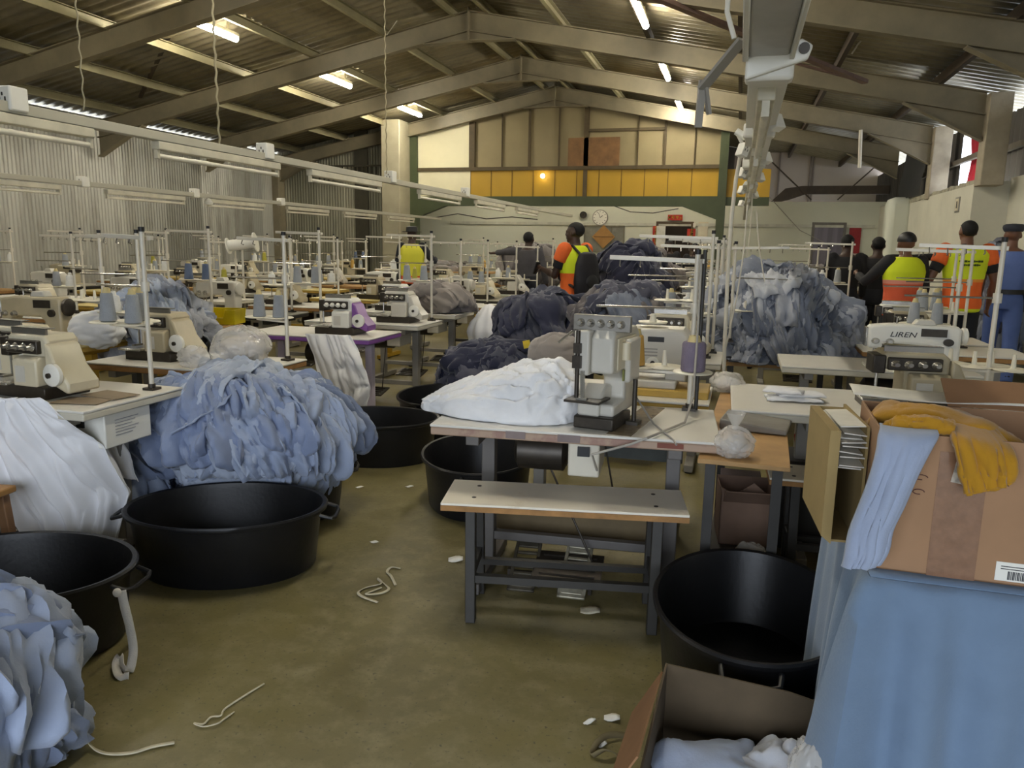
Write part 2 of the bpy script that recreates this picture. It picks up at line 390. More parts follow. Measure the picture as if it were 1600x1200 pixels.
# ---- white partition beyond the portal, and the deeper bay on the other side
YW = 20.0
k = M_white = mat('white_partition', (214, 216, 200), 0.75, 0, 0.05, 0.6)
struct('wall_back', MB().bb(XL, 3.3, YW, YW + 0.12, 0, 2.62), M_white, smooth=0)
g = MB().bb(XR - .35, XR + .1, 16.6, 17.1, 0, 2.52); struct('pillar', g, M_white, bevel=0.12)
g = MB().bb(-0.3, 3.6, 23.0, 23.06, 1.5, 4.1); struct('wall_back_upper', g, mat('pinkish_cladding', (168, 156, 146), .7, 0, .06, .8), smooth=0)
g = MB(); g.bb(-.3, 0.3, 22.95, 23.0, 1.5, 4.1)
for x in (.9, 1.7, 1.78): g.bb(x - .02, x + .02, 22.95, 23.0, 2.4, 4.1)
struct('trim_8', g, mat('pink_seam', (128, 116, 108), .7), smooth=0)
g = MB().prism([(0.6, 2.6), (1.0, 3.0), (1.4, 3.06), (3.4, 3.06), (3.4, 2.86), (1.5, 2.86), (1.1, 2.72)], 'y', 21.0, 21.1)
struct('roof_beam', g, M_brace_and_backlit, smooth=0)
brace('roof_brace', (0.3, 20.6, 3.9), (1.6, 20.6, 2.7), M_brace_and_backlit, 0.06); brace('roof_brace', (2.2, 20.6, 2.7), (3.3, 20.6, 3.8), M_brace_and_backlit, 0.06)
# skirting trunking along the partition
g = MB(); g.bb(-7.6, 3.0, YW - .04, YW, 2.02, 2.09); struct('trim_9', g, mat('pvc_trunking', (206, 206, 192), .5), smooth=0)
# doors of the partition
def wall_door(n, x0, x1, z1, mleaf, mframe, handle=True, dark=False):
    o = struct('door_%d' % n, MB().bb(x0, x1, YW - .03, YW + .0, 0, z1), mleaf, smooth=0)
    f = MB(); f.bb(x0 - .06, x0, YW - .05, YW, 0, z1 + .06).bb(x1, x1 + .06, YW - .05, YW, 0, z1 + .06).bb(x0, x1, YW - .05, YW, z1, z1 + .06)
    part('door_frame', f, mframe, o, smooth=0)
    if handle: part('door_handle', MB().cyl((x1 - .08, YW - .03, 1.0), (x1 - .08, YW - .08, 1.0), .02).box((x1 - .12, YW - .08, 1.0), (.12, .02, .02)), mat('handle_metal', (150, 150, 150), .4, .8), o)
    return o
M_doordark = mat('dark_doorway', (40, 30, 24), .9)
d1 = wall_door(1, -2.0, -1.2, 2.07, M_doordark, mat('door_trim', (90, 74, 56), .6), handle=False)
part('door_leaf', MB().box((-1.93, YW - .1, 1.02), (.22, .04, 2.0), R(20)), mat('white_door', (232, 232, 222), .6), d1, label='white door leaf standing ajar')
d2 = wall_door(2, 1.68, 2.32, 2.08, sheet_mat('violet_steel_door', 'X', (112, 108, 122), (128, 124, 138), (100, 96, 108), .11, .6, .1), mat('door_trim2', (120, 116, 110), .6))
# window of the partition
w1 = struct('window_1', MB().bb(-3.87, -2.88, YW - .02, YW, 1.36, 2.0), mat('window_glass_dim', (150, 150, 140), .15, 0, .2, 2.0), smooth=0)
f = MB()
for a, b, c, d in ((-3.9, -2.85, 1.98, 2.02), (-3.9, -2.85, 1.34, 1.38), (-3.9, -3.86, 1.36, 2.0), (-2.89, -2.85, 1.36, 2.0), (-3.2, -3.17, 1.36, 2.0)): f.bb(a, b, YW - .04, YW, c, d)
part('window_frame', f, mat('window_frame_grey', (120, 116, 100), .6), w1, smooth=0)

# ---- light
w = bpy.data.worlds.new('world'); scn.world = w; w.use_nodes = True
bg = w.node_tree.nodes['Background']; bg.inputs['Color'].default_value = (0.80, 0.88, 1.0, 1); bg.inputs['Strength'].default_value = 3.0
# ground outside so that daylight bounces in
struct('ground_outside', MB().bb(-30, 25, -40, YF - .16, -.2, -.12), mat('yard_concrete', (150, 146, 138), .9), smooth=0)
p = bpy.data.lights.new('door_portal', 'AREA'); p.shape = 'RECTANGLE'; p.size = 5.8; p.size_y = 3.0; p.cycles.is_portal = True
po = bpy.data.objects.new('door_portal', p); COL.objects.link(po); po.location = (-.3, YF - .05, 1.5); po.rotation_euler = (R(-90), 0, R(180))
po.rotation_euler = (R(90), 0, 0)
scn.view_settings.view_transform = 'Standard'; scn.view_settings.look = 'None'; scn.view_settings.exposure = 1.05; scn.view_settings.gamma = 1.0
scn.view_settings.use_curve_mapping = False
M_tube = emit('lamp_tube', (255, 248, 230), 74.0)
M_fit = mat('lamp_fitting_white', (214, 208, 186), .5)
lamp0 = thing('ceiling_tube_lamp', '', 'lamp')
part('lamp_housing', MB().bb(-.035, .035, -.6, .6, 0.04, .09), M_fit, lamp0, bevel=.006)
part('lamp_tube', MB().cyl((0, -.57, 0.005), (0, .57, 0.005), .042, seg=12), M_tube, lamp0)
part('lamp_bracket', MB().bb(-.01, .01, -.4, -.38, .08, .2), M_fit, lamp0); part('lamp_bracket', MB().bb(-.01, .01, .38, .4, .08, .2), M_fit, lamp0)
def place_lamp(x, y, label, first=[True]):
    z = roof_z(x) - .21
    if first[0]: first[0] = False; lamp0.location = (x, y, z); lamp0['label'] = label; return
    dup(lamp0, (x, y, z), 0, label)
place_lamp(-7.23, 9.7, 'lit tube lamp under the roof beside the dark diagonal brace')
place_lamp(-7.23, 13.15, 'lit tube lamp under the roof, middle one of the row by the sheet metal wall')
place_lamp(-7.23, 16.5, 'lit tube lamp under the roof just above the concrete pillar')
place_lamp(-1.4, 13.8, 'lit tube lamp hanging end-on under the roof, nearer one of the ridge pair')
place_lamp(-1.4, 17.1, 'lit tube lamp hanging end-on just in front of the boarded gable')
for y, o in ((2.9, 'above the nearest white table'), (6.3, 'above the purple-edged table')): place_lamp(-7.23, y, 'lit tube lamp on the sheet metal wall side, ' + o)
for y, o in ((3.6, 'above the white bundle'), (7.2, 'above the navy tub'), (10.4, 'above the tall navy heap')): place_lamp(-1.4, y, 'lit tube lamp beside the ridge, ' + o)
for x, o in ((-6.2, 'on the cream panel side'), (-3.4, 'behind the middle of the ochre fascia'), (-1.0, 'beside the portal post')):  # unseen lamps added behind the fascia to brighten the white partition
    dup(lamp0, (x, 18.5, 3.3), R(90), 'unseen added lamp in the bay behind the gable, ' + o, swap={'lamp_tube': emit('added_lamp_tube', (255, 248, 230), 20.0)})
bulb = thing('bulb_lamp', 'small round lit bulb on the ochre fascia', 'lamp', tuple(atY(848, 275, 17.9)))
part('bulb', MB().ball((0, 0, 0), .055), emit('bulb_glow', (255, 236, 180), 9), bulb)
part('bulb_holder', MB().cyl((0, 0.05, 0.0), (0, .1, 0), .03), M_fit, bulb)
# ------------------------------------------------------------------ materials of the things
M_tub = mat('black_tub_rubber', (26, 26, 28), 0.42, 0, 0.2, 5, 0.08, 50, spec=0.45)
M_white_top = mat('white_laminate', (228, 224, 214), 0.35, 0, 0.04, 3)
M_white_edge = mat('cream_edging', (214, 208, 190), 0.5, 0, 0.06, 4)
M_wood_edge = mat('raw_wood_edge', (176, 130, 76), 0.7, 0, 0.16, 14)
M_ochre_edge = mat('ochre_edge', (196, 160, 72), 0.6, 0, 0.1, 8)
M_ply = mat('plywood', (190, 150, 96), 0.65, 0, 0.12, 7)
M_purple = mat('purple_paint', (134, 84, 158), 0.4, 0, 0.06, 4)
M_lilac = mat('lilac_leg', (212, 202, 218), 0.5, 0, 0.06, 4)
M_leg = mat('grey_leg_paint', (150, 146, 138), 0.45, 0.1, 0.08, 5)
M_leg_dark = mat('dark_leg_paint', (62, 60, 56), 0.5, 0.2, 0.12, 6)
M_cream = mat('cream_machine_enamel', (214, 204, 176), 0.33, 0, 0.05, 5)
M_grey_m = mat('pale_grey_enamel', (206, 202, 190), 0.33, 0, 0.05, 5)
M_beige = mat('beige_machine_enamel', (186, 174, 144), 0.4, 0, 0.08, 5)
M_mdark = mat('machine_dark_metal', (70, 64, 56), 0.4, 0.5, 0.15, 20)
M_steelp = mat('polished_steel', (190, 188, 182), 0.25, 0.85, 0.06, 20)
M_black = mat('black_plastic', (24, 24, 26), 0.5)
M_white_pl = mat('white_plastic', (232, 230, 220), 0.4, 0, 0.03, 5)
M_lilac_pl = mat('lilac_plastic', (176, 150, 196), 0.4, 0, 0.03, 5)
M_pole = mat('pole_enamel', (214, 208, 192), 0.4, 0.1, 0.05, 8)
M_disc = mat('ivory_disc', (226, 220, 200), 0.45, 0, 0.03, 6)
M_core = mat('cone_core', (214, 196, 140), 0.6)
def thread(name, c): return mat(name, c, 0.8, 0, 0.05, 30, 0.4, 220)
T_grey = thread('grey_thread', (150, 154, 158)); T_white = thread('white_thread', (226, 226, 222)); T_yel = thread('mustard_thread', (206, 164, 84))
T_mauve = thread('mauve_thread', (122, 112, 130)); T_lime = thread('olive_thread', (170, 164, 66)); T_blue = thread('slate_thread', (96, 110, 136))

# ------------------------------------------------------------------ tables
def make_table(name, label, cat, top_m, edge_m, leg_m, w=1.15, d=0.56, h=0.77, motor=True, treadle=True, legs=True, motor_x=0.22, group=None, inset=.17):
    """industrial sewing table; origin on the floor below the centre of the top"""
    t = thing(name, label, cat, group=group)
    part('table_top', MB().bb(-w / 2, w / 2, -d / 2, d / 2, h - 0.012, h), top_m, t, bevel=.004)
    e = MB(); e.bb(-w / 2 + .002, w / 2 - .002, -d / 2 + .002, d / 2 - .002, h - 0.045, h - 0.0125)
    part('edge_band', e, edge_m, t, bevel=.006)
    for sx in (-1, 1):
        x = sx * (w / 2 - inset)
        l = MB(); l.bb(x - .03, x + .03, .02, .08, .05, h - .09).bb(x - .028, x + .028, -d / 2 + .04, d / 2 - .03, h - .09, h - .046)
        l.bb(x - .03, x + .03, -d / 2 + .06, d / 2 + .02, 0.012, .06)
        lo = part('leg', l, leg_m, t, bevel=.004)
        part('foot_pad', MB().cyl((x, -d / 2 + .1, 0), (x, -d / 2 + .1, .02), .025).cyl((x, d / 2 - .02, 0), (x, d / 2 - .02, .02), .025), M_black, lo)
    part('stretcher', MB().bb(-w / 2 + inset, w / 2 - inset, .03, .07, .16, .2), leg_m, t, bevel=.003)
    if motor:
        part('motor', MB().tube([(motor_x - .27, .06, h - .18), (motor_x - .25, .06, h - .18), (motor_x - .05, .06, h - .18), (motor_x - .03, .06, h - .18)], [.05, .085, .085, .05], 18), M_mdark, t)
        b = part('control_box', MB().bb(motor_x, motor_x + .13, -.2, .06, h - .21, h - .05), M_white_edge, t, bevel=.008)
        part('switch', MB().bb(motor_x + .04, motor_x + .09, -.212, -.2, h - .12, h - .08), M_black, b)
    if treadle:
        tr = MB(); tr.box((-.02, -.06, .1), (.3, .2, .012), 0, R(12))
        for k in range(4): tr.box((-.02, -.13 + k * .045, .108 + (k - 1.5) * .0096), (.24, .012, .008), 0, R(12))
        part('treadle', tr, M_mdark, t)
        part('treadle_rod', MB().cyl((.08, -.02, .12), (motor_x - .12, .03, h - .22), .005, seg=8), M_mdark, t)
    return t

# ------------------------------------------------------------------ sewing machine heads (operator side is -Y)
def make_overlock(label, body_m, side_m, group=None, name='overlock_machine'):
    t = thing(name, label, 'sewing machine', group=group)
    b = MB(); b.prism([(-.17, 0), (.17, 0), (.17, .05), (.15, .06), (-.15, .06), (-.17, .05)], 'y', -.11, .13)
    part('base', b, M_mdark, t, bevel=.004)
    b = MB()
    b.prism([(-.03, .05), (.135, .05), (.135, .26), (.11, .285), (-.10, .285), (-.125, .265), (-.125, .205), (-.03, .19)], 'y', -.05, .12)
    part('body', b, body_m, t, bevel=.014, seg=3)
    b = MB(); b.prism([(-.112, .055), (-.112, .175), (-.085, .19), (-.05, .19), (-.045, .055)], 'x', -.02, .13)
    b2 = part('front_cover', b, body_m, t, bevel=.008)
    part('cover_panel', MB().bb(.0, .06, -.114, -.112, .075, .15), M_grey_m, b2)
    b = MB(); b.prism([(.135, .055), (.19, .055), (.25, .03), (.27, .03), (.27, .075), (.2, .15), (.165, .235), (.135, .255)], 'y', -.07, .10)
    part('side_housing', b, side_m, t, bevel=.01)
    w = MB(); w.lathe([(0.0, 0.0), (.03, 0.0), (.052, .006), (.052, .024), (.04, .032), (.0, .036)], (0, 0, 0), 20, cap0=False)
    w.v = [(.20 + z * 0.7, -.071 - z, .12 + y) if False else (.2 + x, -.07 - z, .115 + y) for x, y, z in w.v]
    part('handwheel', w, M_white_pl, t)
    part('wheel_hub', MB().cyl((.2, -.105, .115), (.2, -.115, .115), .012), M_mdark, t)
    part('tension_rail', MB().bb(-.10, .10, -.075, -.05, .2, .262), M_mdark, t, bevel=.005)
    for k in range(4):
        x = -.075 + k * .05; c = MB().tube([(x, -.075, .232), (x, -.082, .232), (x, -.09, .232), (x, -.11, .232)], [.018, .019, .013, .010], 12)
        part('tension_dial', c, M_steelp if side_m is not M_purple else M_white_pl, t)
    part('thread_guide', MB().bb(-.11, .11, -.03, -.02, .285, .315).bb(-.11, .11, -.03, .02, .31, .315), M_steelp, t)
    h = MB(); h.bb(-.155, -.105, -.06, .06, .18, .27)
    part('needle_head', h, M_mdark, t, bevel=.006)
    part('needle_bar', MB().cyl((-.13, -.03, .19), (-.13, -.03, .09), .006, seg=8), M_steelp, t)
    part('presser_foot', MB().box((-.13, -.05, .085), (.02, .07, .01)), M_steelp, t)
    part('cloth_plate', MB().bb(-.2, -.03, -.14, .06, .058, .07), M_steelp, t, bevel=.003)
    return t
def make_lockstitch(label, body_m, wheel_m, group=None, name='lockstitch_machine'):
    t = thing(name, label, 'sewing machine', group=group)
    part('bed', MB().bb(-.25, .23, -.09, .09, -.005, .018), body_m, t, bevel=.005)
    b = MB()
    b.prism([(.09, .015), (.215, .015), (.225, .06), (.225, .29), (.205, .31), (-.13, .315), (-.235, .30), (-.25, .28), (-.25, .15), (-.235, .135), (-.175, .135), (-.165, .175), (.06, .17), (.09, .14)], 'y', -.055, .065)
    part('arm', b, body_m, t, bevel=.016, seg=3)
    part('face_plate', MB().bb(-.262, -.25, -.045, .055, .145, .285), M_steelp, t, bevel=.004)
    part('needle_bar', MB().cyl((-.205, 0, .14), (-.205, 0, .05), .006, seg=8).cyl((-.19, 0.02, .14), (-.19, .02, .03), .006, seg=8), M_steelp, t)
    part('presser_foot', MB().box((-.2, -.01, .025), (.02, .05, .01)), M_steelp, t)
    part('top_cover', MB().prism([(-.02, .312), (.1, .312), (.08, .35), (.0, .35)], 'y', -.04, .04), M_grey_m, t, bevel=.006)
    w = MB(); w.tube([(.225, 0, .24), (.235, 0, .24), (.255, 0, .24), (.262, 0, .24)], [.03, .062, .062, .045], 20)
    part('handwheel', w, wheel_m, t)
    for k in range(2):
        x = -.21 + k * .075; part('tension_dial', MB().tube([(x, -.055, .19), (x, -.065, .19), (x, -.085, .19)], [.022, .022, .012], 14), M_steelp, t)
    part('stitch_dial', MB().cyl((.16, -.055, .2), (.16, -.075, .2), .026), M_mdark, t)
    part('thread_guide', MB().tube([(-.1, 0, .31), (-.1, 0, .36), (-.12, 0, .37)], .004, 8), M_steelp, t)
    part('control_panel', MB().bb(.02, .15, -.062, -.055, .235, .29), M_mdark, t)
    return t

# ------------------------------------------------------------------ thread stands and cones
def make_stand(label, h=0.76, arm=-.34, discs=((-.32, 0), (-.16, .04)), tray=.28, group=None, arm2=True, pole_m=None, back=0.0):
    """origin at the foot of the pole on a table top; arm reaches along x"""
    pm = pole_m or M_pole
    t = thing('thread_stand', label, 'thread stand', group=group)
    part('clamp', MB().bb(-.03, .03, -.03, .03, 0, .012).cyl((0, 0, .012), (0, 0, .03), .017), M_mdark, t)
    part('pole', MB().cyl((0, 0, 0), (0, 0, h), .0115, seg=12), pm, t)
    part('pole_cap', MB().cyl((0, 0, h), (0, 0, h + .022), .014, seg=12), M_black, t)
    c = part('guide_arm', MB().bar((0.03, back * .3, h - .03), (arm * 1.15, back, h - .02), .022, .02), pm, t, bevel=.002)
    for k in range(4): part('thread_eyelet', MB().tube([(arm * (.2 + .27 * k), back * .7, h - .03), (arm * (.2 + .27 * k), back * .7 - .012, h - .055), (arm * (.2 + .27 * k), back * .7 + .008, h - .06)], .003, 6), M_steelp, c)
    if arm2: part('lower_arm', MB().tube([(0, 0, h * .66), (arm * .3, back * .3 - .03, h * .66), (arm * 1.3, back - .02, h * .655)], .005, 8), M_steelp, t)
    part('collar', MB().cyl((0, 0, h * .63), (0, 0, h * .69), .02, seg=12), pm, t)
    tr = MB(); xs = [d[0] for d in discs]
    tr.bar((0, 0, tray), (min(xs + [0]) - .02, sum(d[1] for d in discs) / max(1, len(discs)), tray), .03, .012)
    if max(xs) > .05: tr.bar((0, 0, tray), (max(xs), sum(d[1] for d in discs) / len(discs), tray), .03, .012)
    part('tray_bar', tr, pm, t)
    for (x, y) in discs:
        d = part('spool_disc', MB().lathe([(.0, .006), (.03, .006), (.086, .012), (.089, .016), (.083, .02), (.025, .016), (.012, .024), (.008, .09), (.0, .092)], (x, y, tray), 20, cap0=False), M_disc, t)
    return t
def cone_mesh(kind):
    if kind == 'cone': y = [(.034, .0), (.04, .004), (.028, .135), (.024, .14), (0, .141)]; cr = [(.02, .14), (.012, .168), (0, .168)]
    elif kind == 'wide': y = [(.05, .0), (.054, .006), (.052, .12), (.046, .13), (0, .131)]; cr = [(.03, .13), (.022, .158), (0, .158)]
    else: y = [(.04, .0), (.043, .004), (.034, .1), (.03, .104), (0, .105)]; cr = [(.02, .104), (.014, .132), (0, .132)]
    return y, cr
CONES = {}
def cone(loc, m, label, group, kind='cone'):
    key = (m.name, kind)
    if key not in CONES:
        y, cr = cone_mesh(kind); t = thing('thread_cone', label, 'thread cone', loc, 0, group)
        part('yarn', MB().lathe(y, (0, 0, 0), 18), m, t, smooth=50); part('cone_core', MB().lathe(cr, (0, 0, 0), 12, cap0=False), M_core if m is not T_white else M_white_pl, t, smooth=50)
        CONES[key] = t; return t
    return dup(CONES[key], loc, 0, label, group)

# ------------------------------------------------------------------ tubs
def make_tub(label, L=.445, W=.325, H=.30, group='oval black tubs'):
    t = thing('oval_tub', label, 'tub', group=None)
    def pr(l, w): return None
    prof = [(.86, 0), (.885, .012), (.955, H - .045), (.965, H - .03), (1.02, H - .022), (1.03, H - .008), (1.015, H), (.975, H - .004), (.955, H - .03), (.86, .03), (.84, .016), (.0, .014)]
    mb = MB(); mb.lathe([(r * L, z) for r, z in prof], (0, 0, 0), 56, 1.0, W / L)
    part('shell', mb, M_tub, t, smooth=45)
    for s in (-1, 1):
        x = s * L
        part('handle', MB().tube([(x * .985, -.085, H - .03), (x * 1.02, -.085, H - .035), (x * 1.10, -.08, H - .045), (x * 1.125, -.05, H - .05), (x * 1.125, .05, H - .05), (x * 1.10, .08, H - .045), (x * 1.02, .085, H - .035), (x * .985, .085, H - .03)], .009, 8), M_tub, t)
    return t

# ------------------------------------------------------------------ cloth
def cloth_mat(name, c, c2=None, bump=.12): return mat(name, c, 0.88, 0, 0.05, 7, bump, 160, rgb2=c2, spec=0.15, sheen=.25)
K_lblue = cloth_mat('light_blue_fleece', (158, 170, 194)); K_lblue2 = cloth_mat('light_blue_fleece_lighter', (174, 184, 202)); K_lblue3 = cloth_mat('light_blue_fleece_deeper', (136, 149, 178))
K_bgrey = cloth_mat('blue_grey_jersey', (158, 162, 172)); K_bgrey2 = cloth_mat('pale_blue_grey_jersey', (184, 187, 194)); K_bgrey3 = cloth_mat('slate_jersey', (122, 128, 142))
K_denim = cloth_mat('navy_twill', (54, 56, 74)); K_denim2 = cloth_mat('charcoal_navy_twill', (70, 72, 86)); K_denim3 = cloth_mat('faded_navy_twill', (92, 92, 104))
K_taupe = cloth_mat('taupe_jersey', (150, 142, 136)); K_taupe2 = cloth_mat('warm_grey_jersey', (122, 116, 114))
K_white = cloth_mat('white_cotton', (238, 238, 238)); K_sack = mat('white_woven_sack', (240, 240, 242), .55, 0, .03, 4, .06, 220)
K_mustard = cloth_mat('mustard_sweat_fabric', (180, 132, 36)); K_cover = cloth_mat('powder_blue_cover', (114, 135, 160))

def heap(label, group, C, RR, n, size, mats, seed, zmin=-.25, res=16, thick=.045, fold=.05, flare=.05, core=True, name='garment', cat='garment', fs=5.0, skew=.9, core_m=None, rz=0.0, lump=.14, zfloor=None, avoid=None):
    """a heap of separate garments laid over a lumpy mound; each one is its own crumpled sheet of cloth"""
    r = np.random.RandomState(seed); RR = np.array(RR); C = np.array(C); rot = np.array([[math.cos(rz), -math.sin(rz), 0], [math.sin(rz), math.cos(rz), 0], [0, 0, 1]])
    def S(d):
        k = 1 + lump * vnoise(d * 1.7 + seed, seed) + lump * .6 * vnoise(d * 3.6 + seed, seed + 5)
        return (d * RR * k[..., None]) @ rot.T + C
    if core:
        mb = MB(); mb.ball((0, 0, 0), 1.0, 24, 16); V = np.array(mb.v); V[:, 2] = np.maximum(V[:, 2], zmin - .35); P = S(V) * .9 + C * .1
        if zfloor is not None: P[:, 2] = np.maximum(P[:, 2], zfloor)
        mb.v = [tuple(p) for p in P]
        o = single('packed_cloth', mb, core_m or mats[-1], 'tightly packed cloth inside the heap: ' + group, 'cloth', kind='stuff')
    objs = []
    for i in range(n):
        dz = 1 - (1 - zmin) * ((i + .5) / n); dz = min(.98, dz); a = i * 2.39996 + r.uniform(-.3, .3)
        q = math.sqrt(max(0, 1 - dz * dz)); d0 = np.array([q * math.cos(a), q * math.sin(a), dz])
        vw = rot.T @ np.array([C[0], C[1], 0.0]) / math.hypot(C[0], C[1])
        if d0.dot(vw) > .42 and dz < .75: continue   # the far side of the heap, which the photo does not show
        t1 = np.array([dz * math.cos(a), dz * math.sin(a), -q]); t2 = np.array([-math.sin(a), math.cos(a), 0])
        th = r.uniform(-skew, skew); t1, t2 = t1 * math.cos(th) + t2 * math.sin(th), -t1 * math.sin(th) + t2 * math.cos(th)
        sa, sb = size[0] * r.uniform(.75, 1.25), size[1] * r.uniform(.75, 1.25); Rm = RR.mean()
        u, v = np.meshgrid(np.linspace(-1, 1, res), np.linspace(-1, 1, res), indexing='ij')
        uu = u * np.sqrt(1 - v * v * .25) ; vv = v * np.sqrt(1 - u * u * .25)
        ed = np.stack([u * 1.7, v * 1.7, np.full_like(u, i * 3.3)], -1)
        uu = uu * (1 + .22 * vnoise(ed, seed)); vv = vv * (1 + .22 * vnoise(ed + 9, seed))
        d = d0 + (uu * sa / Rm)[..., None] * t1 + (vv * sb / Rm)[..., None] * t2
        d = d / np.linalg.norm(d, axis=-1, keepdims=True)
        base = S(d); nr = (d / RR) @ rot.T; nr = nr / np.linalg.norm(nr, axis=-1, keepdims=True)
        an = np.stack([uu * .55, vv * 1.9, np.full_like(u, i * 2.1)], -1)
        f = folds(an, fs / 3.2, seed + i); f2 = folds(np.stack([uu * 1.3, vv * 3.8, np.full_like(u, i * 1.3)], -1), fs / 3.0, seed + 50 + i, 3)
        pl = np.abs(np.sin(vv * r.uniform(3.5, 7) + 2.2 * vnoise(np.stack([uu * 1.3, vv * .8, np.full_like(u, i * .9)], -1), seed + 3) + r.uniform(0, 6)))
        off = thick * (.2 + 1.1 * r.rand()) + fold * (f - .35) * 1.7 + fold * .8 * (f2 - .4) + fold * .8 * (pl - .5) * (.3 + .7 * np.clip(u + .4, 0, 1))
        ev = np.abs(v) ** 5; off = off + ev * thick * np.where(v > 0, r.uniform(-1.2, .5), r.uniform(-1.2, .5)) - np.clip(-u, 0, 1) ** 4 * thick * 1.4
        hang = np.clip(u - .2, 0, 1) / .8
        off = off + flare * hang ** 1.3 * (.45 + .8 * np.sin(v * r.uniform(5, 10) + r.uniform(0, 6))) * (1 - .8 * hang ** 6)
        P = base + nr * off[..., None]
        P = P + np.stack([np.zeros_like(u), np.zeros_like(u), -.04 * hang ** 2 * r.rand()], -1)
        if zfloor is not None: P[..., 2] = np.maximum(P[..., 2], zfloor + .004 + .01 * (i % 3))
        if avoid:   # cloth lies against the outside of the neighbouring tub
            ax, ay, aa, aL, aW = avoid; ca, sa = math.cos(R(aa)), math.sin(R(aa)); lx = (P[..., 0] - ax) * ca + (P[..., 1] - ay) * sa; ly = -(P[..., 0] - ax) * sa + (P[..., 1] - ay) * ca
            lim = aW * np.sqrt(np.clip(1 - (lx / aL) ** 2, 0, 1)); ly = np.where((P[..., 2] < .34) & (np.abs(lx) < aL) & (ly < lim), lim + .004, ly)
            P[..., 0], P[..., 1] = ax + lx * ca - ly * sa, ay + lx * sa + ly * ca
        c0 = base[res // 2, res // 2]
        o = single(name, MB().grid(P - c0), mats[r.randint(len(mats))], label, cat, tuple(c0), group=group, smooth=70, fix=False)
        solid(o, .007, 0.0); objs.append(o)
    return objs

def sheet(L, Rr, nu=40, nv=24, amp=.03, freq=6.0, seed=1, towards=(0, -1, 0), grow=1.0, fold=.02):
    """drape between a left and a right rail of points (top to bottom); ripples grow downwards"""
    def interp(pts, t):
        pts = np.array(pts, float); s = np.linspace(0, 1, len(pts)); return np.stack([np.interp(t, s, pts[:, k]) for k in range(3)], -1)
    t = np.linspace(0, 1, nv); A, B = interp(L, t), interp(Rr, t); s = np.linspace(0, 1, nu)
    P = A[None] * (1 - s)[:, None, None] + B[None] * s[:, None, None]
    S_, T_ = np.meshgrid(s, t, indexing='ij')
    ph = 1.5 * vnoise(np.stack([S_ * 3, T_ * .8, np.full_like(S_, seed)], -1), seed)
    w = np.sin(S_ * freq * 2 * np.pi + ph * 2.5 + 1.2 * np.sin(T_ * 2)) * amp * (.35 + .65 * T_ ** grow) + .5 * amp * np.sin(S_ * freq * 4.7 * np.pi + ph * 3)
    w = w + fold * (folds(np.stack([S_ * 2.4, T_ * 1.1, np.full_like(S_, seed * .7)], -1), 1.6, seed) - .35) * 2
    return P + w[..., None] * np.array(towards)
def blob(C, RR, seed, amp=.12, scale=2.2, seg=64, rings=40, flat=None, octs=3, sharp=1.0):
    mb = MB(); mb.ball((0, 0, 0), 1.0, seg, rings); V = np.array(mb.v)
    k = 1 + amp * 2 * (folds(V, scale, seed, octs) ** sharp - .35)
    P = V * np.array(RR) * k[:, None]
    if flat is not None: P[:, 2] = np.maximum(P[:, 2], flat)
    mb.v = [tuple(p) for p in P + np.array(C)]; return mb
ORD = ['first', 'second', 'third', 'fourth', 'fifth', 'sixth', 'seventh', 'eighth', 'ninth', 'tenth', 'eleventh', 'twelfth', 'thirteenth', 'fourteenth']
# ------------------------------------------------------------------ tubs
TB = [(-2.20, 2.90, 19, 'empty black tub before the light blue heap, loop handle towards the aisle'),
      (-2.53, 2.07, 12, 'black tub by the hanging white sack with a ribbon tied to its handle'),
      (-2.45, 3.58, 22, 'black tub buried under the light blue fleece heap'),
      (-2.38, 4.80, 12, 'empty black tub across the aisle from the white bundle, behind the blue heap'),
      (-2.27, 5.72, 100, 'empty black tub beside the lilac table leg and hanging white sack'),
      (-1.40, 4.15, 108, 'empty black tub half under the table with the white bundle'),
      (0.115, 2.65, 90, 'large open black tub between the bench and the open floor carton')]
tub0 = None
for x, y, a, lb in TB:
    if tub0 is None: tub0 = make_tub(lb); tub0.location = (x, y, 0); tub0.rotation_euler = (0, 0, R(a))
    else: dup(tub0, (x, y, 0), R(a), lb)
# ribbon tied on the tub handle
def ribbon(pts, w, label, name='ribbon', m=None, loc=None, n=60, twist=None, across=None):
    """flat tape along a smooth path"""
    P = np.array(pts, float); s = np.linspace(0, 1, len(P)); t = np.linspace(0, 1, n)
    # Catmull-Rom
    def cr(t):
        u = t * (len(P) - 1); i = np.clip(u.astype(int), 0, len(P) - 2); f = (u - i)[:, None]
        p0, p1, p2, p3 = P[np.maximum(i - 1, 0)], P[i], P[i + 1], P[np.minimum(i + 2, len(P) - 1)]
        return .5 * (2 * p1 + (p2 - p0) * f + (2 * p0 - 5 * p1 + 4 * p2 - p3) * f ** 2 + (3 * p1 - p0 - 3 * p2 + p3) * f ** 3)
    C = cr(t); T = np.gradient(C, axis=0); T /= np.linalg.norm(T, axis=1, keepdims=True) + 1e-9
    side = np.cross(T, [0, 0, 1.0]); side /= np.linalg.norm(side, axis=1, keepdims=True) + 1e-6
    if across is not None: side = np.array(across) - T * (T @ np.array(across))[:, None]; side /= np.linalg.norm(side, axis=1, keepdims=True) + 1e-6
    up = np.cross(side, T); a = (0.25 * np.sin(t * 9) if twist is None else np.interp(t, np.linspace(0, 1, len(twist)), twist))[:, None]
    sv = side * np.cos(a) + up * np.sin(a)
    G = np.stack([C - sv * w / 2, C, C + sv * w / 2], 1); c0 = G[0, 0].copy(); c0[2] = 0
    o = single(name, MB().grid(G - c0), m or M_tape, label, 'ribbon', tuple(c0), smooth=70, fix=False); solid(o, .0025, 0); return o
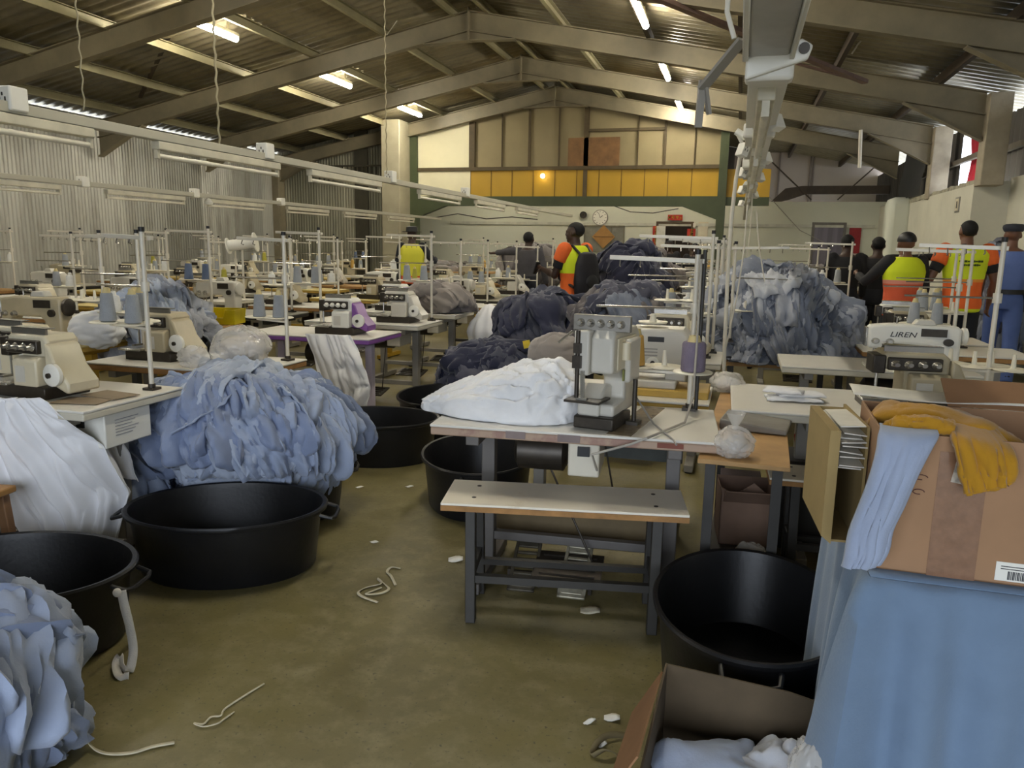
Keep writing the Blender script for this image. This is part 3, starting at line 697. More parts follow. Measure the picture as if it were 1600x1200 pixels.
M_tape = mat('cream_tape', (206, 198, 172), .85, 0, .08, 20, .2, 200); M_tape_w = mat('white_tape', (218, 214, 206), .85, 0, .06, 20, .2, 200)
def fl(px, py, z=.006): return tuple(atZ(px, py, z))
ribbon([fl(58, 1155), fl(95, 1152, .012), fl(128, 1135, .02), fl(134, 1148, .03), fl(142, 1165, .012), fl(165, 1177), fl(205, 1176), fl(240, 1166), fl(273, 1160)], .016, 'cream tape lying in a wave on the floor before the blue garments', twist=[.1, .3, 1.2, 1.2, .5, .1, .1, .1])
ribbon([fl(413, 1068), fl(385, 1085), fl(352, 1107), fl(345, 1118), fl(330, 1120), fl(318, 1131), fl(303, 1130, .012), fl(318, 1135), fl(340, 1130, .01), fl(352, 1122), fl(366, 1112)], .006, 'thin frayed cream cord lying on the open floor', twist=[0, .5, 0, .5, 0, .3])
ribbon([fl(590, 941), fl(566, 932), fl(560, 925), fl(572, 918), fl(596, 912), fl(590, 904), fl(604, 915), fl(607, 921), fl(594, 927), fl(572, 928, .012), fl(585, 922), fl(596, 918)], .012, 'looped cream tape on the floor before the bench', twist=[0, .4, 1, .3, 0, .2])
ribbon([fl(618, 914), fl(611, 900), fl(605, 893), fl(612, 886), fl(626, 888)], .012, 'short cream tape curling beside the looped tape')
hx = atZ(190, 925, .27)
tw = [(hx.x, hx.y, .275), (hx.x + .012, hx.y - .004, .22), (hx.x + .035, hx.y - .012, .15), (hx.x + .055, hx.y - .025, .07), (hx.x + .065, hx.y - .06, .012), (hx.x + .03, hx.y - .05, .012), (hx.x - .01, hx.y - .02, .03), (hx.x - .005, hx.y - .045, .012), (hx.x + .05, hx.y - .09, .008), (hx.x + .085, hx.y - .085, .008)]
rb = ribbon(tw, .03, 'white tape tied to the tub handle, trailing to the floor', m=M_tape_w, twist=[.1, .3, .1, .2, .5, .9, .4, .9, .6, .3], across=(.92, .3, .25))
part('knot', MB().ball((0, 0, .268), (.016, .014, .016), 10, 8), M_tape_w, rb)
def scrap(px, py, w, d, rz, label, m=None, z=.004):
    p = atZ(px, py, z); mb = MB(); g = np.array([[(x * w / 2, y * d / 2, .006 * math.sin(2 * x + y)) for y in np.linspace(-1, 1, 4)] for x in np.linspace(-1, 1, 5)])
    o = single('paper_scrap', MB().grid(g), m or M_white_pl, label, 'scrap', (p.x, p.y, .009), R(rz), fix=False); solid(o, .002); return o
scrap(956, 1123, .05, .028, 8, 'square white scrap on the floor by the open carton')
scrap(921, 1129, .04, .012, 40, 'narrow white scrap beside the square scrap')
scrap(585, 848, .05, .014, -15, 'white paper sliver on the floor in the middle of the aisle')
scrap(562, 762, .05, .012, 4, 'thin white sliver on the floor near the blue heap')
scrap(640, 761, .05, .01, 4, 'thin white sliver on the floor near the far tub')
scrap(712, 873, .07, .05, 20, 'crumpled white scrap at the foot of the bench', z=.01)
scrap(922, 955, .08, .05, 10, 'pale scrap on the floor under the bench', M_tape)

# ------------------------------------------------------------------ light blue heap on its tub
pc = atY(385, 690, 3.45)
heap('light blue fleece cut piece in the big heap over the tubs', 'light blue pieces heaped over the tub', (-2.56, 3.58, .455), (.50, .41, .27), 74, (.29, .15), [K_lblue, K_lblue2, K_lblue3, K_lblue], 11, zmin=-.36, res=40, thick=.09, fold=.05, flare=.085, name='fleece_piece', cat='garment', fs=6.5, skew=.5, core_m=K_lblue3, lump=.08, zfloor=.02, avoid=(-2.20, 2.90, 19, .49, .36))
heap('deep blue fleece garment spilling in at the edge of the photo', 'blue garments by the camera', (-2.16, 1.43, .12), (.40, .30, .40), 30, (.22, .13), [K_lblue3, K_lblue], 23, zmin=-.3, res=20, thick=.05, fold=.05, flare=.07, name='fleece_garment', fs=5.5, core_m=K_lblue3, zfloor=.004)
heap('slate blue cloth slumped on the floor behind the white sack', 'slate cloth under the table', (-3.0, 3.15, .1), (.33, .2, .36), 9, (.26, .16), [K_lblue3, K_lblue], 29, zmin=0, res=16, name='fleece_garment', core_m=K_lblue3, zfloor=.004, avoid=(-2.20, 2.90, 19, .49, .36))

# ------------------------------------------------------------------ white sacks hanging from tables
def sack(L, Rr, label, seed, **kw):
    P = sheet(L, Rr, seed=seed, **kw); c0 = P[P.shape[0] // 2, -1].copy(); c0[2] = 0
    o = single('white_sack', MB().grid(P - c0), K_sack, label, 'sack', tuple(c0), smooth=75, fix=False); solid(o, .003); return o
A = lambda px, py, y: tuple(atY(px, py, y))
sack([A(-30, 622, 2.52), A(-20, 700, 2.50), A(15, 800, 2.50), A(62, 880, 2.52)], [A(62, 622, 2.52), A(118, 664, 2.58), A(165, 700, 2.68), A(208, 766, 2.80), A(180, 860, 2.76)], 'long white woven sack hanging off the table down behind the black tubs', 3, nu=90, nv=50, amp=.018, freq=2.6, fold=.034)
sack([A(120, 640, 2.80), A(118, 690, 2.80), A(150, 740, 2.82)], [A(170, 640, 2.90), A(190, 690, 2.90), A(218, 752, 2.9)], 'smaller fold of white sack showing under the control box', 5, nu=40, nv=30, amp=.014, freq=1.6)
sack([A(478, 521, 5.24), A(489, 560, 5.2), A(505, 610, 5.16), A(512, 650, 5.16)], [A(547, 524, 5.24), A(565, 562, 5.18), A(578, 606, 5.14), A(574, 650, 5.14)], 'white woven sack hanging from the purple table edge', 8, nu=70, nv=44, amp=.012, freq=2.2, fold=.04)
bl = blob((0, 0, 0), (.24, .22, .30), 31, .06, 1.4, flat=-.24); c = atY(762, 515, 8.0)
o = single('white_sack', bl, K_sack, 'stuffed white sack standing beside the hanging control box', 'sack', (c.x + .02, 8.0, .56), smooth=75)
def drag(o):  # creases running up to a gathered neck
    me = o.data
    for v in me.vertices:
        t = max(0, v.co.z / .34); s = 1 - .55 * t ** 1.2; a = math.atan2(v.co.y, v.co.x); k = s * (1 + .05 * math.sin(a * 9 + v.co.z * 3))
        v.co.x *= k; v.co.y *= k
drag(o)
single('storage_crate', MB().bb(-.26, .26, -.2, .2, 0, .31), M_leg_dark, 'dark crate under the stuffed white sack', 'crate', (c.x + .02, 8.0, 0), bevel=.01)

# ------------------------------------------------------------------ front table of the middle row
t = make_table('sewing_table', 'worn white table with taped brown edge carrying the white bundle and tall machine', 'table', M_white_top, mat('taped_edge', (176, 150, 128), .6, 0, .3, 9, rgb2=(158, 126, 112), p0=.5, p1=.6), mat('iron_grey_leg', (104, 100, 96), .5, .2, .1, 6), 1.16, .62, .77, motor_x=-.02)
t.location = (-.62, 3.21, 0); t.rotation_euler = (0, 0, R(4.5))
part('packing_tape', MB().box((.25, 0, .7705), (.10, .60, .001), R(-12)), mat('brown_packing_tape', (150, 132, 104), .2, 0, .2, 30), t, label='strip of shiny brown tape')
part('under_table_panel', MB().bb(-.42, .40, .2, .215, .12, .30), mat('brown_hardboard', (112, 96, 66), .7), t)
part('edge_sticker', MB().bb(.34, .44, -.3115, -.3095, .735, .755), mat('red_brown_sticker', (130, 70, 52), .6), t)
part('edge_sticker', MB().bb(-.26, -.18, -.3115, -.3095, .732, .762), mat('grey_sticker', (140, 124, 120), .6), t)
part('edge_sticker', MB().bb(-.05, .04, -.3115, -.3095, .732, .762), mat('grey_sticker', (140, 124, 120), .6), t)
# pedals below
def pedal(loc, rz, m, label):
    p = thing('foot_pedal', label, 'pedal', loc, rz)
    mb = MB()
    for x0, x1, y0, y1 in ((-.06, .06, -.15, -.13), (-.06, .06, .13, .15), (-.06, -.045, -.15, .15), (.045, .06, -.15, .15), (-.045, .045, -.06, -.045), (-.045, .045, -.02, -.005), (-.045, .045, .02, .035), (-.045, .045, .06, .075), (-.045, .045, .1, .13), (-.045, .045, -.13, -.1)): mb.bb(x0, x1, y0, y1, .05, .062)
    M = Matrix.Rotation(R(26), 3, 'X'); mb.v = [tuple(M @ (Vector(v) - Vector((0, 0, .05))) + Vector((0, 0, .085))) for v in mb.v]
    part('foot_plate', mb, m, p, bevel=.003)
    part('pivot', MB().cyl((-.07, -.02, .06), (.07, -.02, .06), .01, seg=8).bb(-.075, -.06, -.035, -.005, 0, .075).bb(.06, .075, -.035, -.005, 0, .075), M_mdark, p); return p
pedal((-.83, 3.14, 0), R(6), mat('dull_pedal_metal', (104, 98, 84), .5, .4, .2, 20), 'dark slotted foot pedal under the white table, by the table leg')
pedal((-.60, 3.14, 0), R(3), mat('worn_pedal_metal', (206, 200, 176), .4, .5, .2, 20), 'pale worn slotted foot pedal under the white table')
# bench
def bench(label, loc, rz, w=.96, d=.31, h=.5, m=None):
    b = thing('work_bench', label, 'bench', loc, rz)
    part('seat', MB().bb(-w / 2, w / 2, -d / 2, d / 2, h - .01, h), m or mat('worn_cream_seat', (242, 234, 216), .45, 0, .06, 4, rgb2=(212, 198, 172), p0=.6, p1=.75), b, bevel=.002)
    part('edge_band', MB().bb(-w / 2, w / 2, -d / 2, d / 2, h - .032, h - .0105), M_wood_edge, b)
    for sx in (-1, 1):
        for sy in (-1, 1):
            part('leg', MB().bar((sx * (w / 2 - .115), sy * (d / 2 - .04), h - .032), (sx * (w / 2 - .12), sy * (d / 2 - .02), 0), .045, .04, (1, 0, 0)), M_leg_dark, b, bevel=.003)
        part('end_rail', MB().bar((sx * (w / 2 - .115), -d / 2 + .02, .2), (sx * (w / 2 - .115), d / 2 - .02, .2), .03, .04), M_leg_dark, b)
    part('stretcher', MB().bb(-w / 2 + .11, w / 2 - .11, -d / 2 + .01, -d / 2 + .04, .17, .2), M_leg_dark, b)
    part('stretcher', MB().bb(-w / 2 + .11, w / 2 - .11, d / 2 - .05, d / 2 - .02, .14, .165), M_leg_dark, b)
    for sx in (-.36, .36):
        for sy in (-.07, .08): part('screw_head', MB().cyl((sx * w / .96, sy, h), (sx * w / .96, sy, h + .0015), .009, seg=10), M_mdark, b)
    return b
bench('low bench with cream worn top and dark legs before the white table', (-.615, 2.925, 0), R(10.3))
bench('low bench with cream top half hidden behind the tall carton', (.62, 3.62, 0), R(2), w=.86, d=.26)

# white bundle: a limp sack of cotton, highest beside the machine, with creases running to the low corner
mb = MB(); mb.ball((0, 0, 0), 1.0, 150, 90); V = np.array(mb.v)
sx_ = V[:, 0]; prof = np.interp(sx_, [-1, -.8, -.45, -.1, .3, .62, .85, 1], [.10, .26, .46, .62, .80, 1.0, .98, .80])
z = np.where(V[:, 2] > 0, V[:, 2] ** .8 * prof, np.maximum(V[:, 2], -.12))
P = np.stack([sx_ * .375, V[:, 1] * .25 * (.55 + .45 * prof), z * .25], -1)
ang = np.stack([sx_ * 1.6, V[:, 1] * 3.4 + sx_ * .8, V[:, 2] * 2.2], -1)
f = folds(ang, .9, 9, 4, 1.0) - .36; g = folds(np.stack([sx_ * 4, V[:, 1] * 4 - sx_ * 3, V[:, 2] * 4], -1), 1.0, 21, 3, .9) - .36
top = np.clip(V[:, 2] + .3, 0, 1)
P[:, 2] += (f * .085 + g * .035) * np.clip(V[:, 2] * 2 + .2, 0, 1) * (.5 + .5 * prof); P[:, 1] += (f * .05 + g * .02) * np.sign(V[:, 1]) * np.sqrt(np.abs(V[:, 1])); P[:, 0] += g * .03
low = np.clip((-sx_ - .45) / .55, 0, 1); P[:, 2] -= low * .0
P[:, 2] = np.maximum(P[:, 2], -.028); mb.v = [tuple(p) for p in P]
single('cloth_bundle', mb, K_white, 'big white cotton bundle slumped on the table beside the tall machine', 'bundle', (-.95, 3.17, .80), R(4), smooth=75)

# tall bar-tacking machine
b = thing('bar_tacking_machine', 'tall pale machine with a row of thread dials on top, beside the white bundle', 'sewing machine', (-.50, 3.12, .77), R(-10))
part('base', MB().prism([(-.13, 0), (.1, 0), (.1, .05), (.02, .06), (-.13, .05)], 'x', -.085, .085), M_mdark, b, bevel=.006)
cf = MB(); cf.prism([(-.10, .05), (.22, .05), (.22, .36), (.18, .40), (-.10, .40), (-.13, .37), (-.13, .23), (-.02, .22), (.03, .19), (.03, .11), (-.10, .10)], 'x', -.02, .075)
part('c_frame', cf, M_grey_m, b, bevel=.012, seg=3)
part('side_plate', MB().prism([(-.09, .24), (.14, .24), (.14, .37), (-.09, .37)], 'x', .075, .083), M_cream, b, bevel=.004)
part('side_badge', MB().bb(.08, .085, -.02, .045, .19, .235), mat('olive_badge', (138, 140, 62), .5), b)
part('lower_cover', MB().prism([(-.12, .05), (.04, .05), (.04, .16), (-.02, .17), (-.12, .11)], 'x', -.075, .02), M_grey_m, b, bevel=.01)
part('work_plate', MB().bb(-.11, .04, -.18, -.04, .112, .122), M_mdark, b, bevel=.002)
hd = part('needle_head', MB().bb(-.085, -.02, -.15, .02, .22, .40), M_grey_m, b, bevel=.008)
part('needle_bar', MB().cyl((-.065, -.155, .40), (-.065, -.155, .13), .009, seg=10).bb(-.082, -.048, -.17, -.148, .25, .30).bb(-.08, -.05, -.168, -.15, .31, .35), M_mdark, b)
part('presser_arm', MB().bar((-.04, -.16, .24), (-.04, -.15, .12), .014, .014).bar((-.065, -.15, .125), (-.02, -.15, .125), .02, .012), M_steelp, b)
tp = part('tension_plate', MB().bb(-.11, .13, -.10, -.075, .395, .46), mat('grey_tension_plate', (150, 146, 138), .4, .5), b, bevel=.004)
for k in range(5): part('tension_dial', MB().tube([(-.075 + .042 * k, -.10, .427), (-.075 + .042 * k, -.108, .427), (-.075 + .042 * k, -.13, .427)], [.017, .017, .009], 14), M_steelp, tp)
part('belt_guard', MB().bb(.075, .105, .0, .14, .18, .36), M_grey_m, b, bevel=.01)
part('oil_cup', MB().cyl((.095, -.03, .28), (.095, -.03, .35), .018), M_cream, b)
part('clamp_post', MB().cyl((.115, .05, 0), (.115, .05, .19), .010).bb(.09, .14, .02, .08, 0, .015), M_mdark, b)
part('lift_lever', MB().tube([(-.085, -.02, .36), (-.14, -.03, .38), (-.2, -.03, .33)], .006, 8), M_steelp, b)
part('power_cable', MB().tube([(.10, .12, .1), (.2, .05, .012), (.34, -.16, .006), (.36, -.2, .0)], .004, 8), M_leg, b)

# stand of the front table
s = make_stand('thread stand with mustard and mauve cones behind the tall machine', h=.70, discs=((-.25, .02), (-.125, .05), (.01, -.06)), tray=.17, back=.02)
s.location = (-.175, 3.52, .7705)
part('second_pole', MB().cyl((.03, .01, 0), (.03, .01, .72), .009, seg=10), M_leg_dark, s)
cone((-.425, 3.54, .7705 + .19), T_yel, 'mustard thread cone on the stand behind the tall machine', None)
cone((-.165, 3.46, .7705 + .19), T_mauve, 'fat mauve thread cone on the stand behind the tall machine', None, 'wide')
cab = MB().tube([tuple(atY(1096, 405, 3.45)), tuple(atY(1090, 520, 3.42)), tuple(atY(1083, 620, 3.35)), tuple(atZ(1070, 660, .78)), tuple(atZ(1010, 685, .78)), (atZ(975, 700, .78).x, 2.885, .75), (-.5, 2.87, .7), (-.5, 3.0, .6)], .005, 8)
single('power_cable', cab, mat('grey_cable', (176, 170, 158), .5), 'grey cable looping down over the white table edge', 'cable')

# plywood table between the two rows, bag on it, things under it
pl = thing('plywood_table', 'narrow plywood table running back between the two rows', 'table', (.09, 3.6, 0), R(-2))
part('table_top', MB().bb(-.165, .165, -.72, .72, .70, .718), M_ply, pl, bevel=.002)
for x in (-.13, .13):
    for y in (-.46, .6): part('leg', MB().bb(x - .02, x + .02, y - .02, y + .02, 0, .70), M_leg_dark, pl)
for x in (-.13, .13): part('side_rail', MB().bb(x - .01, x + .01, -.46, .6, .12, .15), M_leg_dark, pl)
part('shelf', MB().bb(-.13, .13, -.46, .6, .15, .16), M_leg_dark, pl)
def plastic_mat():
    k = NT('clear_plastic_bag'); k.b.inputs['Base Color'].default_value = lin((232, 228, 220)); k.b.inputs['Roughness'].default_value = .12
    k.b.inputs['Alpha'].default_value = .42; k.b.inputs['Specular IOR Level'].default_value = .8; return k.m
M_bag = plastic_mat()
def plastic_bag(label, loc, RR, seed, m=None, knot=True, fill=None):
    t = thing('plastic_bag', label, 'bag', loc)
    mb = blob((0, 0, RR[2] * .8), RR, seed, .19, 1.5, 80, 48, flat=-RR[2] * .78, octs=4); part('bag_film', mb, m or M_bag, t, smooth=25)
    if fill: part('bag_contents', blob((0, 0, RR[2] * .75), [RR[0] * .72, RR[1] * .72, RR[2] * .6], seed + 3, .12, 2.6, 36, 20, flat=-RR[2] * .7), fill, t, smooth=70)
    if knot: part('bag_knot', MB().lathe([(.02, 0), (.012, .02), (.03, .05), (.038, .07)], (0, 0, RR[2] * 1.62), 14), m or M_bag, t)
    return t
plastic_bag('small clear plastic bag of pale scraps on the plywood table', (.028, 2.965, .718), (.072, .065, .062), 4, fill=mat('pale_scraps', (214, 206, 196), .8, 0, .15, 30))
bx = thing('cardboard_box', 'torn dark cardboard box under the plywood table', 'box', (.10, 3.62, .16), R(6))
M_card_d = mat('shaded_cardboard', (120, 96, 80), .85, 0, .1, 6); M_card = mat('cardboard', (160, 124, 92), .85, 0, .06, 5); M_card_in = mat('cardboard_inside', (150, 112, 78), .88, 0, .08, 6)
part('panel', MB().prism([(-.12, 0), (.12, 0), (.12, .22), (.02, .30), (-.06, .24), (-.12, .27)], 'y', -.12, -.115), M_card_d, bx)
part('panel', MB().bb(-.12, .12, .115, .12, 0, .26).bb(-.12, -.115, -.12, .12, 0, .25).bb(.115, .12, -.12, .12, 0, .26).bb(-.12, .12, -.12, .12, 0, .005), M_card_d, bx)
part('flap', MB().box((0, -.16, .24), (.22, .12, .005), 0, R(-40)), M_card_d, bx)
plastic_bag('wad of clear plastic on the shelf of the plywood table', (.13, 3.2, .16), (.07, .1, .07), 14, knot=False)
bx2 = single('cardboard_box', MB().bb(-.1, .1, -.09, .09, 0, .2), mat('purplish_box', (96, 80, 84), .8), 'small purplish box on the shelf beside the torn box', 'box', (.08, 3.98, .16), bevel=.004)

# second table of the middle row with a wide pale machine on a boxed base
t = make_table('sewing_table', 'white table with ochre edge just behind the tall machine', 'table', M_white_top, M_ochre_edge, M_leg, 1.06, .5, .77, motor_x=.1)
t.location = (-.62, 3.93, 0)
part('under_table_panel', MB().bb(-.40, .40, .14, .155, .36, .60), mat('added_dark_panel_grey', (92, 96, 92), .7), t)  # added dark panel, standing in for the darkness under this table
mm = thing('electronic_machine', 'wide pale machine with a small dark display on the ochre-edged table', 'sewing machine', (-.36, 3.95, .77))
part('plinth', MB().bb(-.22, .26, -.17, .12, 0, .035), M_ochre_edge, mm, bevel=.004)
part('bed', MB().bb(-.19, .10, -.14, .1, .035, .075), M_grey_m, mm, bevel=.008)
hb = part('body', MB().prism([(-.16, .11), (.14, .11), (.15, .13), (.15, .30), (.12, .33), (-.13, .33), (-.16, .30)], 'y', -.10, .1), M_grey_m, mm, bevel=.016, seg=3)
part('display', MB().bb(-.05, .03, -.106, -.098, .265, .29), M_black, hb)
for k in range(3): part('button_row', MB().bb(-.09, .0, -.104, -.098, .225 - k * .016, .231 - k * .016), M_leg, hb)
part('dial', MB().cyl((-.02, -.10, .16), (-.02, -.12, .16), .032, seg=20), M_white_pl, hb)
part('dial_cap', MB().cyl((-.02, -.12, .16), (-.02, -.126, .16), .012), M_mdark, hb)
part('column', MB().bb(.04, .14, -.08, .08, .07, .12), M_grey_m, mm, bevel=.006)
part('spool_tray', MB().lathe([(0, .0), (.07, .004), (.075, .012), (.02, .01), (.012, .05), (0, .05)], (-.04, 0, .345), 20, cap0=False), M_disc, mm)
part('handwheel', MB().tube([(.15, 0, .22), (.16, 0, .22), (.18, 0, .22), (.186, 0, .22)], [.03, .06, .06, .04], 18), M_mdark, mm)
plastic_bag('crumpled clear bag of white scraps at the end of the ochre-edged table', (-.02, 4.35, .72), (.09, .09, .06), 19, knot=False, fill=K_white)

# ------------------------------------------------------------------ white table of the next row and what lies on it
t = make_table('sewing_table', 'long white table with rounded cream edge beneath the folded white cloth', 'table', M_white_top, M_white_edge, M_leg, 1.35, .74, .77, motor_x=.1, inset=.36)
t.location = (.68, 3.99, 0); t.rotation_euler = (0, 0, R(1))
fc = MB()
for k, (x, y, w, d, a) in enumerate(((0, 0, .26, .13, 2), (.03, .02, .22, .12, 8), (-.05, -.01, .18, .10, -14))):
    u, v = np.meshgrid(np.linspace(-1, 1, 22), np.linspace(-1, 1, 14), indexing='ij')
    z = .012 + k * .018 + .014 * folds(np.stack([u, v * 2, np.full_like(u, k)], -1), 1.6, 40 + k) - .01 * np.maximum(abs(u), abs(v)) ** 6
    ca, sa = math.cos(R(a)), math.sin(R(a)); X, Y = u * w / 2, v * d / 2
    fc.grid(np.stack([x + X * ca - Y * sa, y + X * sa + Y * ca, z], -1))
o = single('folded_cloth', fc, K_white, 'folded white cloth lying flat on the long white table', 'cloth', (.30, 3.93, .773), R(3), smooth=70, fix=False); solid(o, .008)
ov = make_overlock('grey four-thread overlock at the end of the long white table', M_beige, M_beige); ov.location = (.80, 3.93, .77); ov.rotation_euler = (0, 0, R(4)); ov.scale = (1.15, 1.15, .95)
jr = thing('plastic_jar', 'clear plastic jar beside the grey overlock', 'jar', (1.02, 3.86, .77))
part('jar_body', MB().lathe([(.04, 0), (.044, .01), (.044, .10), (.034, .125), (.03, .13)], (0, 0, 0), 20), M_bag, jr); part('jar_lid', MB().cyl((0, 0, .13), (0, 0, .15), .034), M_white_pl, jr)
s = make_stand('stand holding bare ivory spool discs beside the clear jar', h=.78, arm=-.3, discs=((-.05, .05), (.04, .1), (-.14, .12), (.1, -.02)), tray=.16, back=.1); s.location = (1.2, 4.2, .7705)
plastic_bag('crumpled clear plastic at the far end of the long white table', (1.17, 3.75, .772), (.1, .07, .04), 27, knot=False)
rd = single('folded_cloth', blob((0, 0, 0), (.12, .1, .09), 51, .1, 2), mat('red_cloth', (150, 40, 44), .85), 'dark red cloth stuffed under the long white table', 'cloth', (.46, 4.1, .55))
single('storage_crate', MB().bb(-.2, .2, -.16, .16, 0, .46), M_leg_dark, 'dark crate holding the red cloth under the long white table', 'crate', (.46, 4.1, 0), bevel=.01)
# drawer tray under the near corner
single('metal_tray', MB().prism([(-.12, 0), (.16, 0), (.16, .02), (-.12, .045)], 'y', -.12, .12), mat('grey_tray', (150, 146, 138), .5), 'grey tray tucked on the plywood under the white table corner', 'tray', (.1, 3.5, .722), R(-8), bevel=.006)

# ------------------------------------------------------------------ covered table, cartons and hanging garments near the camera
cv = thing('display_table', 'table hidden under a powder blue cloth near the camera', 'table', (.86, 2.22, 0))
part('table_top', MB().bb(-.50, .55, -.34, .36, .71, .738), M_ply, cv)
for x in (-.42, .47):
    for y in (-.28, .3): part('leg', MB().bb(x - .025, x + .025, y - .025, y + .025, 0, .71), M_leg_dark, cv)
x0, x1, y0, y1 = .345, 1.43, 1.865, 2.6
def cover():
    mb = MB(); n = 150
    per = [(x0, y1)] ; path = []
    L = [(x0, y1), (x0, y0), (x1, y0), (x1, y1)]; seg = [(L[i], L[i + 1]) for i in range(3)]
    tot = sum(math.dist(a, b) for a, b in seg); pts = []
    for (a, b) in seg:
        m = int(n * math.dist(a, b) / tot)
        for k in range(m): t = k / m; pts.append((a[0] + (b[0] - a[0]) * t, a[1] + (b[1] - a[1]) * t, -(b[1] - a[1]), (b[0] - a[0])))
    pts.append((*L[3], 1, 0)); nv = 34; P = np.zeros((len(pts), nv, 3)); arc = 0; prev = pts[0]
    for i, (x, y, nx, ny) in enumerate(pts):
        arc += math.dist((x, y), prev[:2]); prev = (x, y); l = math.hypot(nx, ny); n_ = (-(-nx) / l * -1, -ny / l) if False else ((ny and 0) or 0, 0)
        # outward normal
        ox, oy = (-1, 0) if x <= x0 + 1e-6 and y > y0 + 1e-6 else (0, -1) if y <= y0 + 1e-6 else (1, 0)
        cx = max(0, 1 - math.hypot(x - x0, y - y0) / .16)   # corner fold
        if cx > 0: d = Vector((ox, oy)) * (1 - cx * .6) + Vector((-.7, -.7)) * cx * .6; d.normalize(); ox, oy = d
        for j in range(nv):
            t = j / (nv - 1); z = .745 * (1 - t) + .012 * t
            near = math.exp(-(math.hypot(x - x0, y - y0) / .22) ** 2); w = (.5 + .5 * math.sin(arc * 38 + .8 * math.sin(arc * 7))) * (.025 + .10 * near) * t ** .6 + .02 * (.5 + .5 * math.sin(arc * 47 + 2)) * t ** 1.5 + .05 * cx * math.sin(t * 3.0) * t
            w += .012 * float(vnoise(np.array([arc * 4, t * 2.0, 3.0]), 4)) * t + .012 * (1 - (1 - min(1, t * 12)) ** 2)
            P[i, j] = (x + ox * w, y + oy * w, z)
    mb.grid(P)
    nx_, ny_ = 30, 20
    mb.grid(np.array([[(x0 + (x1 - x0) * i / nx_, y0 + (y1 - y0) * j / ny_, .7455 + .0012 * math.sin(i * 1.3) * math.sin(j * 1.7)) for j in range(ny_ + 1)] for i in range(nx_ + 1)]))
    return mb
o = single('table_cover', cover(), K_cover, 'powder blue cloth hanging in folds over the table near the camera', 'tablecloth', smooth=75, fix=True); solid(o, .003, 1)

bx = thing('cardboard_box', 'large open brown carton on the blue cloth with garments hanging over its side', 'box', (.675, 2.095, .752), R(-1.5))
hw, hd_, hh = .325, .195, .335
for nm, mbx in (('panel', MB().bb(-hw, hw, -hd_, -hd_ + .006, 0, hh)), ('panel', MB().bb(-hw, hw, hd_ - .006, hd_, 0, hh)), ('panel', MB().bb(-hw, -hw + .006, -hd_, hd_, 0, hh)), ('panel', MB().bb(hw - .006, hw, -hd_, hd_, 0, hh)), ('bottom', MB().bb(-hw, hw, -hd_, hd_, 0, .006))):
    part(nm, mbx, M_card, bx, bevel=.002)
M_clear_tape = mat('clear_brown_tape', (140, 106, 82), .14, 0, .1, 40, .1, 30)
part('tape', MB().bb(-.20, -.10, -hd_ - .0012, -hd_, .0, .30), M_clear_tape, bx, smooth=0, label='shiny wide tape')
part('carton_label', MB().bb(-.06, .06, -hd_ - .0014, -hd_, .01, .055), M_white_pl, bx, smooth=0, label='white printed label')
bc = MB()
for k in range(26): bc.bb(-.035 + k * .0032, -.035 + k * .0032 + (.0018 if k % 3 else .0026), -hd_ - .0018, -hd_ - .0014, .014, .034)
for k in range(2): bc.bb(-.05, .03 - k * .02, -hd_ - .0018, -hd_ - .0014, .044 - k * .006, .046 - k * .006)
part('printed_lines', bc, mat('print_ink', (50, 50, 56), .7), bx, smooth=0)
part('torn_label', MB().box((-.145, -hd_ - .0016, .265), (.045, .0015, .075), 0, 0, R(8)), mat('torn_paper', (206, 196, 180), .7, 0, .3, 60), bx, smooth=0)
sc = MB()
for k in range(2): sc.tube([(-.235 + .012 * math.cos(a) * (1 + .3 * k), -hd_ - .001, .2 + k * .035 + .006 * math.sin(a)) for a in np.linspace(0, 5, 12)], .0012, 5)
part('scrawl', sc, mat('ink_mark', (96, 60, 52), .8), bx)
part('back_flap', MB().box((0.1, hd_ + .06, hh + .03), (.42, .13, .005), 0, R(25)), M_card_in, bx)
# narrow carton with white sheets left of it
nb = thing('paper_carton', 'narrow tan carton stuffed with white paper sheets, against the big carton', 'box', (.29, 2.26, .752), R(4))
part('panel', MB().prism([(-.055, .02), (-.03, .0), (-.03, .30), (-.055, .30)], 'y', -.22, .1), mat('tan_board', (160, 138, 90), .85, 0, .08, 5), nb)
part('panel', MB().bb(.035, .042, -.2, .1, 0, .31).bb(-.03, .042, .095, .1, 0, .30).bb(-.03, .042, -.2, .1, 0, .006), MATS['tan_board'], nb)
pp = MB(); r2 = random.Random(5)
for k in range(9): pp.box((.002 + r2.uniform(-.004, .004), -.06 + r2.uniform(-.02, .02), .20 + k * .013), (.06, .26, .003), R(r2.uniform(-4, 4)), R(r2.uniform(-3, 3)), R(r2.uniform(-6, 6)))
part('paper_sheets', pp, mat('white_paper', (236, 232, 220), .7), nb, smooth=0)
wp = single('paper_sheet', MB().grid(np.array([[(x, y, .004 + .006 * math.sin(x * 14) * math.cos(y * 9)) for y in np.linspace(-.09, .09, 8)] for x in np.linspace(-.3, .3, 20)])), MATS['white_paper'], 'long white paper sheet lying across the back of the big carton', 'paper', (.64, 2.385, 1.094), R(-3), fix=False); solid(wp, .002)

